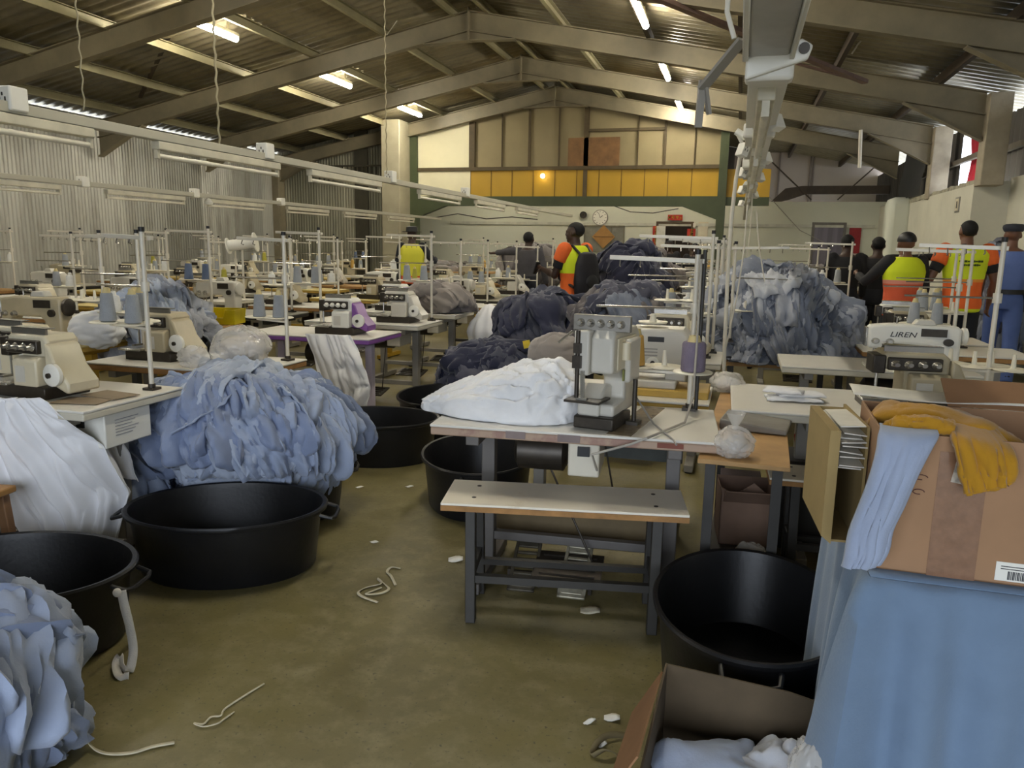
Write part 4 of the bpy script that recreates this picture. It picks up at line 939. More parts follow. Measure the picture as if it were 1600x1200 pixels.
def strip(ctr, w, seed, amp=.012, n=70, m=26, across=(1, 0, 0), nrm=(0, -1, 0), bul=.02, wfun=None):
    """a sleeve or leg of cloth following centre points; rounded in section"""
    P = np.array(ctr, float); s = np.linspace(0, 1, len(P)); t = np.linspace(0, 1, n)
    C = np.stack([np.interp(t, s, P[:, k]) for k in range(3)], -1)
    for _ in range(6): C[1:-1] = (C[:-2] + 2 * C[1:-1] + C[2:]) / 4
    T = np.gradient(C, axis=0); T /= np.linalg.norm(T, axis=1, keepdims=True)
    G = np.zeros((n, m, 3)); ac = np.array(across, float)
    for i in range(n):
        a = ac - T[i] * ac.dot(T[i]); a /= np.linalg.norm(a); nn = np.cross(T[i], a)
        if nn.dot(nrm) < 0: nn = -nn
        ww = w * (wfun(t[i]) if wfun else 1)
        for j in range(m):
            th = 2 * math.pi * j / (m - 1); G[i, j] = C[i] + a * math.cos(th) * ww / 2 + nn * math.sin(th) * bul
    an = np.stack(np.meshgrid(t * 3.0, np.sin(np.linspace(0, 2 * np.pi, m)) * .8, indexing='ij') + [np.repeat(np.cos(np.linspace(0, 2 * np.pi, m))[None] * .8, n, 0)], -1)
    f = folds(an, 1.4, seed) - .35
    cen = G.mean(1, keepdims=True); d = G - cen; d /= np.linalg.norm(d, axis=-1, keepdims=True) + 1e-6
    return G + d * (f * amp * 2)[..., None]
def cloth_strip(name, label, cat, G, m, cuff=None, cuff_m=None):
    c0 = G[G.shape[0] // 2].mean(0); o = single(name, MB().grid(G - c0), m, label, cat, tuple(c0), smooth=75)
    if cuff is not None:
        part('ribbed_cuff', MB().grid(cuff - c0), cuff_m or m, o, smooth=75)
    return o
L_ = lambda *q: [tuple(atY(px, py, y)) for px, py, y in q]
def rail_sheet(name, label, cat, La, Ra, m, seed, th=.012, nu=40, nv=60, amp=.003, fold=.006, freq=1.5, bulge=.0, cuff=None):
    def sm(P):
        P = np.array(P, float); s_ = np.linspace(0, 1, len(P)); t_ = np.linspace(0, 1, 40); Q = np.stack([np.interp(t_, s_, P[:, k]) for k in range(3)], -1)
        for _ in range(5): Q[1:-1] = (Q[:-2] + 2 * Q[1:-1] + Q[2:]) / 4
        return Q
    P = sheet(sm(La), sm(Ra), nu, nv, amp, freq, seed, fold=fold); t = np.linspace(-1, 1, nu)[:, None]; P[..., 1] -= bulge * np.sqrt(np.maximum(0, 1 - t ** 2 * .98))
    c0 = P[nu // 2, nv // 2].copy(); o = single(name, MB().grid(P - c0), m, label, cat, tuple(c0), smooth=75, fix=False); solid(o, th); return o
o = rail_sheet('fleece_garment', 'light blue fleece leg hanging down the corner of the big carton', 'garment',
    L_((1372, 664, 2.06), (1374, 668, 1.95), (1375, 676, 1.885), (1374, 700, 1.868), (1362, 745, 1.862), (1345, 790, 1.858), (1328, 830, 1.852), (1322, 872, 1.848), (1318, 884, 1.846)),
    L_((1472, 668, 2.04), (1466, 672, 1.95), (1460, 682, 1.885), (1448, 702, 1.866), (1426, 745, 1.860), (1408, 790, 1.856), (1388, 826, 1.850), (1386, 856, 1.848), (1372, 876, 1.846)), K_lblue, 7, .016, amp=.002, fold=.0035, freq=.5, bulge=.03)
o = rail_sheet('mustard_garment', 'mustard sweatshirt hem folded over the front edge of the big carton', 'garment',
    L_((1452, 652, 2.10), (1478, 664, 1.99), (1488, 680, 1.895), (1492, 700, 1.868), (1500, 735, 1.862), (1507, 770, 1.86)),
    L_((1520, 652, 2.10), (1555, 672, 1.99), (1578, 700, 1.895), (1583, 715, 1.868), (1586, 735, 1.862), (1584, 753, 1.858)), K_mustard, 12, .014, amp=.007, fold=.012, freq=2.2, bulge=.012)
o2 = rail_sheet('mustard_garment', 'narrow mustard layer showing beneath the folded hem', 'garment', L_((1500, 735, 1.866), (1505, 755, 1.866), (1510, 774, 1.866)), L_((1560, 740, 1.866), (1566, 752, 1.866), (1566, 764, 1.866)), K_mustard, 16, .008, nv=20)
hm = strip(L_((1384, 655, 2.20), (1392, 650, 2.12), (1430, 648, 2.09), (1475, 655, 2.07), (1530, 675, 2.02), (1580, 708, 1.99), (1600, 735, 1.96)), .11, 15, amp=.016, bul=.03, across=(.3, .9, 0), nrm=(0, 0, 1))
cloth_strip('mustard_garment', 'mustard fabric bunched along the open top of the big carton', 'garment', hm, K_mustard)
hm2 = strip(L_((1392, 668, 2.0), (1410, 662, 1.97), (1450, 662, 1.95), (1490, 672, 1.94)), .05, 18, amp=.012, bul=.02, across=(.2, .9, 0), nrm=(0, 0, 1))
cloth_strip('mustard_garment', 'rolled mustard sleeve lying behind the light blue leg', 'garment', hm2, K_mustard)
# second carton behind, at the frame edge
bx = thing('cardboard_box', 'dark brown carton standing behind the big carton', 'box', (1.12, 2.37, .752), R(3))
part('panel', MB().bb(-.2, .2, -.14, .14, 0, .345), mat('dark_brown_carton', (124, 84, 62), .75), bx, bevel=.004)
part('tape', MB().bb(-.12, -.09, -.1415, -.14, .0, .345).bb(-.12, -.09, -.14, .14, .345, .3465), M_clear_tape, bx, smooth=0)

# open carton on the floor
fb = thing('cardboard_box', 'open dark carton on the floor full of cut cloth and plastic', 'box', (.10, 1.865, 0), R(-3))
fw_, fd_, fh = .24, .225, .31
bk = mat('dark_brown_cardboard', (92, 78, 58), .88, 0, .12, 6)  # dark brown board with a slightly mottled tone
part('panel', MB().prism([(-fw_, 0), (fw_, 0), (fw_, fh - .04), (.1, fh - .015), (-fw_, fh)], 'y', fd_ - .006, fd_), bk, fb)
part('panel', MB().prism([(-fd_, 0), (fd_, 0), (fd_, fh), (-fd_, fh - .06)], 'x', -fw_, -fw_ + .006), bk, fb)
part('panel', MB().bb(fw_ - .006, fw_, -fd_, fd_, 0, fh - .05), bk, fb)
part('panel', MB().prism([(-fw_, 0), (fw_, 0), (fw_, .12), (-.02, .11), (-fw_, .08)], 'y', -fd_, -fd_ + .006), bk, fb)
part('bottom', MB().bb(-fw_, fw_, -fd_, fd_, 0, .006), bk, fb)
part('flap', MB().box((-fw_ - .045, 0, fh - .09), (.005, .40, .17), 0, 0, R(28)), M_card_in, fb)
def drape(name, label, cat, ctr, w, d, m, seed, amp=.03, rz=0, droop=.05):
    u, v = np.meshgrid(np.linspace(-1, 1, 30), np.linspace(-1, 1, 26), indexing='ij')
    e = np.maximum(abs(u), abs(v)); z = amp * 2 * (folds(np.stack([u * 1.2, v * 1.2, np.full_like(u, seed)], -1), 1.1, seed) - .3) - droop * e ** 2
    k = 1 + .15 * vnoise(np.stack([u * 2, v * 2, np.full_like(u, seed)], -1), seed)
    o = single(name, MB().grid(np.stack([u * w / 2 * k, v * d / 2 * k, z], -1)), m, label, cat, ctr, R(rz), smooth=75, fix=False); solid(o, .005); return o
drape('cut_cloth', 'pale blue cut panel lying uppermost in the open floor carton', 'cloth', (.02, 1.865, .21), .30, .26, K_lblue, 61, .02, 20, .07)
drape('cut_cloth', 'blue-grey scrap folded at the far side of the open floor carton', 'cloth', (.2, 1.945, .21), .2, .2, K_bgrey2, 63, .04, -30, .08)
drape('cut_cloth', 'grey cloth underneath the pale blue panel in the floor carton', 'cloth', (.08, 1.825, .13), .36, .34, K_bgrey3, 65, .03, 5, .02)
plastic_bag('scrunched clear plastic bag standing in the open floor carton', (.27, 1.835, .15), (.07, .07, .10), 33, knot=False)
M_fluff = mat('pale_trimmings', (196, 184, 168), .9, 0, .1, 20, .2, 60)
for k, (px, py, a, b_, lb) in enumerate(((1035, 1182, .06, .05, 'crumpled cream tissue on the floor at the carton corner'), (1085, 1190, .05, .045, 'second crumpled tissue beside the first, closer to the carton front'), (992, 1192, .025, .02, 'small crumpled tissue at the end of the heap'), (1115, 1178, .06, .03, 'flat tissue wad under the carton front edge'))):
    p = atZ(px, py, .02); single('tissue_wad', blob((0, 0, 0), (a, b_, .035), 71 + k, .14, 2.2, 40, 24, flat=-.025), M_fluff, lb, 'tissue', (p.x, min(p.y, 1.64), .026), smooth=60)
ribbon([fl(985, 1150), fl(955, 1148, .02), fl(935, 1158, .02), fl(925, 1180), fl(945, 1172, .03), fl(965, 1180, .01), fl(975, 1195)], .02, 'brown twisted strip of cloth on the floor beside the carton', m=mat('brown_strip', (120, 108, 76), .9), twist=[.3, 1, .5, 1.2, .3, .8])
scrap(940, 1152, .03, .02, 30, 'white scrap lying on the brown twisted strip', z=.03)

# ------------------------------------------------------------------ near end of the aisle-side row
t = make_table('sewing_table', 'white table with a hanging control box and white sack, nearest the camera', 'table', M_white_top, M_white_edge, M_leg, 1.2, .62, .77, motor=True, motor_x=-.1)
t.location = (-3.23, 2.86, 0)
cbx = part('control_box', MB().bb(.40, .58, -.18, .10, .57, .725), M_white_pl, t, bevel=.006, label='white control box with dark switches')
part('switch', MB().bb(.43, .47, -.188, -.18, .66, .70), M_black, cbx); part('switch', MB().bb(.435, .465, -.188, -.18, .615, .632), M_black, cbx)
lb = MB()
for k in range(6): lb.bb(.5805, .582, -.12, .02 - (k % 3) * .02, .69 - k * .014, .693 - k * .014)
part('printed_lines', lb, mat('grey_print', (150, 150, 156), .7), cbx, smooth=0)
ov1 = make_overlock('cream overlock machine standing on the white table nearest the camera', M_cream, M_cream); ov1.location = (-3.13, 2.80, .77); ov1.rotation_euler = (0, 0, R(-4))
dup(ov1, (-3.52, 3.02, .77), R(-6), 'cream overlock machine at the frame edge behind the one nearest the camera')
for k, (x, y, a, lb_) in enumerate(((-2.80, 2.72, 12, 'brown card lying on the white table by the cream overlock'), (-2.78, 2.86, -8, 'second brown card lying deeper on the same white table'))):
    single('pattern_card', MB().bb(-.11, .11, -.07, .07, 0, .003), mat('brown_card', (150, 132, 108), .8), lb_, 'card', (x, y, .7725 + .003 * k), R(a))
s1 = make_stand('thread stand with four grey cones beside the cream overlock', h=.76, discs=((-.28, .05), (-.16, .14), (-.1, .02), (-.22, .17)), tray=.30, arm=-.28, back=.1); s1.location = (-2.72, 3.06, .7705)
for i, (dx, dy) in enumerate(((-.28, .05), (-.16, .14), (-.1, .02), (-.22, .17))):
    cone((-2.72 + dx, 3.06 + dy, .7705 + .32), T_grey, 'tall grey thread cone on the stand beside the cream overlock', 'grey cones beside the cream overlock')
st = thing('wooden_stool', 'wooden stool at the edge of the photo behind the long white sack', 'stool', (-3.06, 2.30, 0), R(10))
part('seat', MB().bb(-.17, .17, -.12, .12, .42, .45), mat('stool_wood', (176, 128, 62), .55, 0, .12, 10), st, bevel=.006)
for sx in (-1, 1):
    for sy in (-1, 1): part('leg', MB().bar((sx * .13, sy * .08, .42), (sx * .15, sy * .1, 0), .04, .04, (1, 0, 0)), mat('stool_leg_wood', (150, 112, 78), .6), st, bevel=.004)
for sx in (-1, 1): part('stool_rail', MB().bar((sx * .14, -.09, .2), (sx * .14, .09, .2), .025, .03), MATS['stool_leg_wood'], st)
# ------------------------------------------------------------------ the rows of sewing stations
TBL = {}
def table_of(kind, label, loc, rz=0.0):
    if kind not in TBL:
        top, edge, leg, mx = {'white': (M_white_top, M_white_edge, M_leg, .22), 'wood': (M_white_top, M_wood_edge, M_leg, .2), 'ply': (M_ply, M_wood_edge, M_leg_dark, .15),
                              'purple': (M_white_top, M_purple, M_lilac, .1), 'yellow': (mat('yellowed_top', (214, 194, 128), .5, 0, .06, 5), M_ochre_edge, mat('yellow_leg', (196, 156, 40), .5), .2), 'grey': (mat('grey_top', (176, 172, 158), .45, 0, .06, 4), M_leg_dark, M_leg_dark, .2)}[kind]
        TBL[kind] = make_table('sewing_table', label, 'table', top, edge, leg, 1.15, .6, .77, motor_x=mx); o = TBL[kind]; o.location = loc; o.rotation_euler = (0, 0, rz); return o
    return dup(TBL[kind], loc, rz, label)
HD = {}
def head_of(kind, label, loc, rz=0.0):
    if kind not in HD:
        f = {'cream_ov': lambda: make_overlock(label, M_cream, M_cream), 'grey_ov': lambda: make_overlock(label, M_grey_m, M_grey_m), 'beige_ov': lambda: make_overlock(label, M_beige, M_beige),
             'purple_ov': lambda: make_overlock(label, M_white_pl, M_purple), 'lilac_ov': lambda: make_overlock(label, M_white_pl, M_lilac_pl),
             'white_ls': lambda: make_lockstitch(label, M_white_pl, M_black), 'beige_ls': lambda: make_lockstitch(label, M_beige, M_mdark), 'grey_ls': lambda: make_lockstitch(label, M_grey_m, M_grey_m)}[kind]
        HD[kind] = f(); o = HD[kind]; o.location = loc; o.rotation_euler = (0, 0, rz); return o
    return dup(HD[kind], loc, rz, label)
ST = {}
def stand_of(kind, label, loc, rz=0.0):
    if kind not in ST:
        p = {'four': dict(discs=((-.30, .05), (-.18, .12), (-.10, .0), (-.22, -.02)), tray=.26, back=.08), 'two': dict(discs=((-.24, .03), (-.10, .05)), tray=.24, back=.03), 'high': dict(h=.82, arm=-.42, discs=((-.28, .04), (-.12, .08)), tray=.36, back=.02), 'bare': dict(h=.72, arm=-.3, discs=((-.2, .05),), tray=.2, arm2=False)}[kind]
        ST[kind] = (make_stand(label, **p), p); o = ST[kind][0]; o.location = loc; o.rotation_euler = (0, 0, rz); return o, p
    return dup(ST[kind][0], loc, rz, label), ST[kind][1]
NAME = {'cream_ov': 'cream overlock', 'grey_ov': 'pale grey overlock', 'beige_ov': 'beige overlock', 'purple_ov': 'white and purple overlock', 'lilac_ov': 'white and lilac overlock', 'white_ls': 'white lockstitch', 'beige_ls': 'beige lockstitch', 'grey_ls': 'grey lockstitch'}
TNAME = {'white': 'white', 'wood': 'white wood-edged', 'ply': 'plywood', 'purple': 'purple-edged', 'yellow': 'yellowed', 'grey': 'grey'}
TH = {'g': ('grey', T_grey), 'w': ('white', T_white), 'y': ('mustard', T_yel), 'l': ('olive', T_lime), 'b': ('slate blue', T_blue), 'm': ('mauve', T_mauve)}
KND = {'g': 'cone', 'w': 'short', 'y': 'cone', 'l': 'cone', 'b': 'cone', 'm': 'wide'}
def station(row, i, x, y, tk, hk, sk, cones, rz=0.0, hx=-.05, sx=.45, hlabel=None, tlabel=None, slabel=None, table=True):
    """one table with its machine, stand and cones; the i-th of its row counted from the camera"""
    o = ORD[i]
    if table: table_of(tk, tlabel or '%s sewing table, %s from the camera in the %s' % (TNAME[tk], o, row), (x, y, 0), rz)
    if hk: head_of(hk, hlabel or '%s machine on the %s table of the %s' % (NAME[hk], o, row), (x + hx, y - .02, .77), rz + R(rnd.uniform(-6, 6)))
    if sk:
        px, py, a = x + sx, y + .2, R(rnd.uniform(-12, 12))
        st, p = stand_of(sk, slabel or '%s thread stand on the %s table of the %s' % ('bare' if not cones else 'loaded', o, row), (px, py, .7705), a)
        for c, (dx, dy) in zip(cones, p['discs']):
            if c == '-': continue
            cx, cy = px + dx * math.cos(a) - dy * math.sin(a), py + dx * math.sin(a) + dy * math.cos(a)
            n, m = TH[c]; cone((cx, cy, .7705 + p['tray'] + .0165), m, '%s thread cone, %s table, %s' % (n, o, row), '%s cones, %s table of the %s' % (n, o, row), KND[c])
RA, RB, RC, RD, RE = 'row along the tub aisle', 'second row from the tub aisle', 'third row from the tub aisle', 'row by the metal wall', 'row touching the metal wall'
RM, RR_ = 'middle row behind the ochre-edged table', 'row before the standing men'
# row along the tub aisle (the first white table is built above)
station(RA, 1, -3.14, 3.93, 'wood', 'beige_ov', 'two', 'gg', sx=.5, hx=-.25, hlabel='beige overlock beside the clear plastic bag on the wood-edged table', slabel='thread stand with two grey cones behind the clear plastic bag')
station(RA, 2, -3.24, 5.58, 'purple', 'purple_ov', 'high', 'gg', hx=.18, sx=-.12, tlabel='white table with purple edges and lilac legs along the tub aisle', hlabel='white overlock with a purple side housing on the purple-edged table', slabel='tall white thread stand with grey cones at the wall end of the purple-edged table')
station(RA, 3, -3.28, 6.62, 'white', 'grey_ov', 'high', 'gggg', hx=.25, sx=.5)
station(RA, 4, -3.35, 7.75, 'white', 'lilac_ov', 'four', '', hx=-.25)
station(RA, 5, -3.4, 8.85, 'wood', 'grey_ls', 'two', 'gg', hx=.1)
station(RA, 6, -3.35, 9.95, 'grey', 'cream_ov', 'four', 'wg', hx=.0)
station(RA, 7, -3.35, 11.1, 'white', 'grey_ov', 'bare', '', hx=.1)
station(RA, 8, -3.4, 12.3, 'grey', 'beige_ls', 'high', 'y', hx=-.1)
station(RA, 9, -3.35, 13.6, 'white', 'grey_ls', 'two', 'w')
HK = ['cream_ov', 'grey_ov', 'beige_ov', 'beige_ls', 'white_ls', 'grey_ls', 'cream_ov', 'beige_ov']; SK = ['four', 'two', 'high', 'bare', 'four', 'high']
TK = ['yellow', 'white', 'wood', 'ply', 'white', 'yellow', 'grey']; CN = ['gggg', 'ww', 'lg', 'yg', '', 'gw', 'g-g', 'wl', 'bb', '-w', 'gg']
r3 = random.Random(12)
for row, x, y0, n, st in ((RB, -4.78, 3.15, 10, 1.2), (RC, -6.45, 4.6, 9, 1.22), (RD, -8.2, 6.3, 8, 1.3), (RE, -10.2, 8.2, 6, 1.5)):
    for i in range(n):
        if row == RB and i == 7: continue
        y = y0 + i * st + r3.uniform(-.08, .08)
        station(row, i, x + r3.uniform(-.08, .08), y, TK[(i * 3 + int(abs(x))) % 7], HK[(i * 5 + int(abs(x) * 3)) % 8] , SK[(i + int(abs(x) * 2)) % 6], CN[(i * 4 + int(abs(x) * 7)) % 11], rz=R(r3.uniform(-3, 3)), hx=r3.uniform(-.3, .2), sx=r3.uniform(.3, .5))
st, p = stand_of('two', 'thread stand with two white cones at the wall end of the wood-edged table', (-3.64, 4.05, .7705), R(4))
for c, (dx, dy) in enumerate(p['discs']): cone((-3.64 + dx, 4.05 + dy, .7705 + p['tray'] + .0165), T_white, 'bright white thread cone at the wall end of the wood-edged table', 'white cones at the wall end of the wood-edged table', 'short')
# middle row
station(RM, 0, -.64, 5.35, 'white', 'cream_ov', 'four', 'gw', hx=.22, sx=.5, hlabel='cream overlock with dark dials behind the wide pale machine')
station(RM, 2, -.62, 8.0, 'white', 'grey_ov', 'four', 'ggg', hx=.2)
station(RM, 3, -.62, 9.2, 'white', 'cream_ov', 'two', 'wg', hx=.15)
station(RM, 4, -.6, 10.4, 'grey', 'grey_ov', 'high', 'gg', hx=.2)
station(RM, 5, -.62, 11.6, 'white', 'beige_ov', 'four', 'wwg', hx=.1)
station(RM, 6, -.62, 12.8, 'wood', 'cream_ov', 'high', 'y', hx=0)
station(RM, 7, -.62, 14.0, 'white', 'grey_ls', 'two', '')
# row before the standing men
station(RR_, 0, .88, 5.42, 'white', None, 'two', 'gg', sx=.5, tlabel='long white table with a blank cream front edge before the pale heap', slabel='stand with two pale grey cones behind the long white machine')
ls = make_lockstitch('long white lockstitch machine with a black maker name on its arm', M_white_pl, M_white_pl); ls.location = (1.10, 5.36, .77); ls.scale = (1.12, 1.0, .88)
lt = bpy.data.curves.new('maker_name', 'FONT'); lt.body = 'LIREN'; lt.size = .052; lt.extrude = .0012; lt.align_x = 'LEFT'; lt.shear = .25
to = bpy.data.objects.new('tmp', lt); COL.objects.link(to); me = bpy.data.meshes.new_from_object(to.evaluated_get(bpy.context.evaluated_depsgraph_get())); bpy.data.objects.remove(to); me.name = 'maker_name'; me.materials.clear()
lo = link('maker_name', me, ls); lo.location = (-.14, -.0565, .225); lo.rotation_euler = (R(90), 0, 0); me.materials.append(M_black)
station(RR_, 1, 1.5, 6.45, 'wood', 'beige_ov', 'four', 'gg', hx=-.25, sx=.2, hlabel='beige overlock with four dials just behind the long white machine')
station(RR_, 2, 1.42, 7.2, 'white', 'lilac_ov', 'two', 'gg', hx=-.12, sx=.35)
station(RR_, 3, .72, 8.95, 'white', 'cream_ov', 'high', 'wg', hx=.1)
station(RR_, 4, .62, 10.3, 'grey', 'grey_ov', 'four', 'gg', hx=.1)
station(RR_, 5, .62, 11.6, 'white', 'cream_ov', 'two', 'w', hx=.1)
station(RR_, 6, .62, 13.0, 'white', 'grey_ls', 'high', 'g', hx=.1)
# a cluster of empty stands seen end-on between the rows
for k, (x, y, kk) in enumerate(((-.05, 5.3, 'high'), (.02, 6.3, 'two'), (-.02, 7.2, 'high'), (.0, 8.3, 'four'), (-.05, 9.4, 'high'))):
    stand_of(kk, 'bare thread stand clamped between the two rows, %s from the camera' % ORD[k], (x - .05 if k % 2 else x - .12, y - .02, .7705), R(180 if k % 2 else 0))
# ------------------------------------------------------------------ heaps further back
BG, BD, TP = [K_bgrey, K_bgrey2, K_bgrey3, K_bgrey], [K_denim, K_denim2, K_denim, K_denim3], [K_taupe, K_taupe2, K_taupe]
def heap_table(label, x, y, w, d, h):
    t = thing('cutting_table', label, 'table', (x, y, 0)); part('table_top', MB().bb(-w / 2, w / 2, -d / 2, d / 2, h - .03, h), M_ply, t)
    for sx in (-1, 1):
        for sy in (-1, 1): part('leg', MB().bb(sx * (w / 2 - .05) - .025, sx * (w / 2 - .05) + .025, sy * (d / 2 - .05) - .025, sy * (d / 2 - .05) + .025, 0, h - .03), M_leg_dark, t)
heap_table('low table buried under the pale blue-grey heap', .40, 7.05, .92, 1.4, .6)
heap('blue-grey jersey garment in the wide heap before the standing men', 'blue-grey garments of the wide heap', (.40, 6.95, .66), (.56, .78, .58), 84, (.24, .13), BG, 41, zmin=-.15, res=26, thick=.09, fold=.055, flare=.08, fs=8.0, lump=.2, core_m=K_bgrey3, zfloor=.605)
heap('pale blue jersey garment in the heap on the second row', 'pale blue garments on the second row', (-4.34, 4.95, .78), (.40, .34, .30), 46, (.2, .11), [K_bgrey2, K_lblue2, K_bgrey], 43, zmin=-.5, res=24, thick=.07, fold=.05, flare=.07, fs=7.0, core_m=K_bgrey3, lump=.16, zfloor=.5)
dup(tub0, (-1.72, 7.35, 0), R(15), 'black tub heaped with navy twill in front of the man with the backpack')
heap('dark navy twill garment piled in the tub before the man with the backpack', 'navy garments in the far tub', (-1.72, 7.35, .50), (.50, .42, .52), 44, (.22, .13), BD, 47, zmin=-.3, res=16, thick=.055, fold=.05, flare=.05, core_m=K_denim, lump=.16, zfloor=.3)
dup(tub0, (-1.95, 6.4, 0), R(10), 'black tub of dark twill beneath the yellow tag')
heap('charcoal navy garment in the low tub with the yellow tag', 'charcoal garments in the low tub', (-1.95, 6.4, .30), (.50, .36, .30), 36, (.22, .13), [K_denim2, K_denim3, K_denim, K_denim2], 53, zmin=-.1, res=16, thick=.05, fold=.05, flare=.05, core_m=K_denim, lump=.16, zfloor=.26)
single('yellow_tag', MB().box((0, 0, 0), (.06, .012, .065), R(15), R(-15), R(-12)), mat('yellow_tag_card', (226, 196, 34), .6), 'small yellow tag on the charcoal garments', 'tag', tuple(atY(823, 538, 6.25)))
single('grey_bundle', blob((0, 0, 0), (.16, .13, .12), 83, .14, 1.8), K_taupe, 'grey jersey bundle behind the white bundle and tall machine', 'bundle', tuple(atY(868, 555, 4.2)), smooth=70)
heap('dark navy garment in the tall heap behind the front thread stand', 'navy garments on the tall heap', (-1.35, 10.2, .98), (.52, .4, .52), 28, (.26, .16), BD, 57, zmin=-.2, res=14, thick=.06, fold=.05, core_m=K_denim, lump=.16, zfloor=.78)
heap_table('table under the tall navy heap', -1.35, 10.2, 1.1, .8, .76)
heap('taupe jersey garment in the heap behind the tall machine', 'taupe garments behind the tall machine', (-.92, 6.85, .72), (.40, .32, .40), 44, (.2, .11), [K_denim3, K_taupe2, K_bgrey3, K_denim2], 59, zmin=-.3, res=20, thick=.08, fold=.05, flare=.07, fs=7.0, core_m=K_taupe2, lump=.16, zfloor=.5)
heap_table('low bench under the taupe garments', -.92, 6.85, .8, .5, .5)
heap('grey garment in the heap below the far window', 'grey garments below the window', (-1.6, 13.2, 1.0), (.6, .4, .42), 22, (.26, .15), TP + [K_bgrey3], 61, zmin=-.2, res=12, thick=.06, fold=.05, core_m=K_taupe2, zfloor=.78)
heap_table('table under the grey heap below the window', -1.6, 13.2, 1.2, .8, .76)
heap('taupe garment in the mound on the far side of the row', 'taupe garments by the dark man', (-3.45, 12.9, 1.02), (.5, .4, .46), 20, (.26, .15), TP, 67, zmin=-.2, res=12, thick=.06, fold=.05, core_m=K_taupe2, zfloor=.78)
heap('lilac-grey garment on the table behind the purple machine', 'lilac-grey garments behind the purple machine', (-3.1, 7.75, .86), (.38, .2, .2), 16, (.2, .12), TP, 69, zmin=-.1, res=12, thick=.04, fold=.04, core_m=K_taupe2, zfloor=.775)
heap('navy denim garment in the tall stack against the painted wall', 'denim stacked by the wall', (3.06, 10.85, .75), (.22, .62, .85), 40, (.34, .2), [K_bgrey3, K_denim3, K_bgrey3], 71, zmin=-.7, res=12, thick=.05, fold=.05, core_m=K_denim, lump=.08, zfloor=.01)
heap('black cloth on the far table by the violet door', 'black cloth by the violet door', (1.3, 15.2, .95), (1.3, .4, .22), 18, (.3, .18), [K_denim, K_taupe2], 73, zmin=-.1, res=12, core_m=K_denim, zfloor=.78)
heap_table('far table under black cloth by the violet door', 1.3, 15.2, 2.6, .8, .76)
heap('dark garment on the far table below the cream gable panel', 'dark garments on the far table', (-6.4, 15.6, .95), (1.0, .35, .12), 14, (.24, .16), TP, 79, zmin=-.1, res=10, core_m=K_taupe2, zfloor=.9)
heap_table('long dark table below the cream gable panel', -6.2, 15.6, 2.6, .8, .92)
# items on the row along the tub aisle
plastic_bag('big clear plastic bag of scraps on the wood-edged table', (-2.76, 3.84, .772), (.17, .14, .13), 91, knot=False, fill=mat('bag_fill', (206, 196, 184), .8, 0, .12, 20))
plastic_bag('smaller clear bag below the big one at the table edge', (-2.98, 3.7, .772), (.09, .07, .07), 93, knot=False)
k = thing('yellow_basket', 'bright yellow plastic basket on the second row', 'basket', (-4.36, 5.78, .772), R(12))
M_yb = mat('yellow_basket_plastic', (226, 204, 20), .35)
part('basket_floor', MB().bb(-.17, .17, -.11, .11, 0, .012), M_yb, k); 
part('basket_wall', MB().prism([(-.17, 0), (.17, 0), (.19, .13), (.1, .13), (.08, .06), (-.08, .06), (-.1, .13), (-.19, .13)], 'y', -.12, -.108).prism([(-.17, 0), (.17, 0), (.19, .13), (-.19, .13)], 'y', .108, .12).bb(-.18, -.168, -.115, .115, 0, .13).bb(.168, .18, -.115, .115, 0, .13), M_yb, k, bevel=.004)
sp = thing('bobbin_reel', 'big white flanged reel raised above the wall-side rows', 'reel', tuple(atY(378, 382, 8.4)), R(20))
part('reel_core', MB().cyl((-.16, 0, -.02), (.16, 0, .03), .07, seg=20), M_white_pl, sp); part('reel_flange', MB().cyl((.16, 0, .03), (.175, 0, .033), .12, seg=24), M_white_pl, sp); part('reel_flange', MB().cyl((-.175, 0, -.023), (-.16, 0, -.02), .10, seg=24), M_white_pl, sp)
part('reel_post', MB().cyl((0, 0, -.07), (0, 0, -.80), .014), M_pole, sp)
single('dark_garment', blob((0, 0, 0), (.17, .11, .06), 97, .14, 2), mat('dark_plum_cloth', (52, 40, 40), .9), 'dark plum cloth on the table behind the cream overlocks', 'garment', (-4.7, 4.42, .83), smooth=70)
single('white_cloth', blob((0, 0, 0), (.2, .14, .13), 98, .12, 1.8), K_white, 'white cloth mound at the table with two white cones', 'cloth', (-4.25, 4.3, .87), smooth=70)

# ------------------------------------------------------------------ cable trunking with lamps above the rows
M_trunk = mat('trunking_grey_white', (186, 182, 164), .5, 0, .05, 2)
def trunk(label, x, z, y0, y1):
    t = thing('hanging_trunking', label, 'trunking', (x, y0, z)); part('trunking_channel', MB().bb(-.03, .03, 0, y1 - y0, 0, .05), M_trunk, t, bevel=.004); return t
def rail_lamp(x, z, y, label, L=1.25, proto=[None]):
    if proto[0] is None or L != 1.25:
        t = thing('hanging_tube_lamp', label, 'lamp', (x, y, z))
        part('lamp_housing', MB().bb(-.028, .028, 0, L, -.05, -.002), M_fit, t, bevel=.005)
        part('lamp_tube', MB().cyl((0, .02, -.085), (0, L - .02, -.085), .014, seg=10), mat('unlit_tube', (236, 230, 210), .3), t)
        part('tube_holder', MB().bb(-.012, .012, 0, .02, -.1, -.05), M_fit, t); part('tube_holder', MB().bb(-.012, .012, L - .02, L, -.1, -.05), M_fit, t)
        if L == 1.25: proto[0] = t
        return t
    return dup(proto[0], (x, y, z), 0, label)
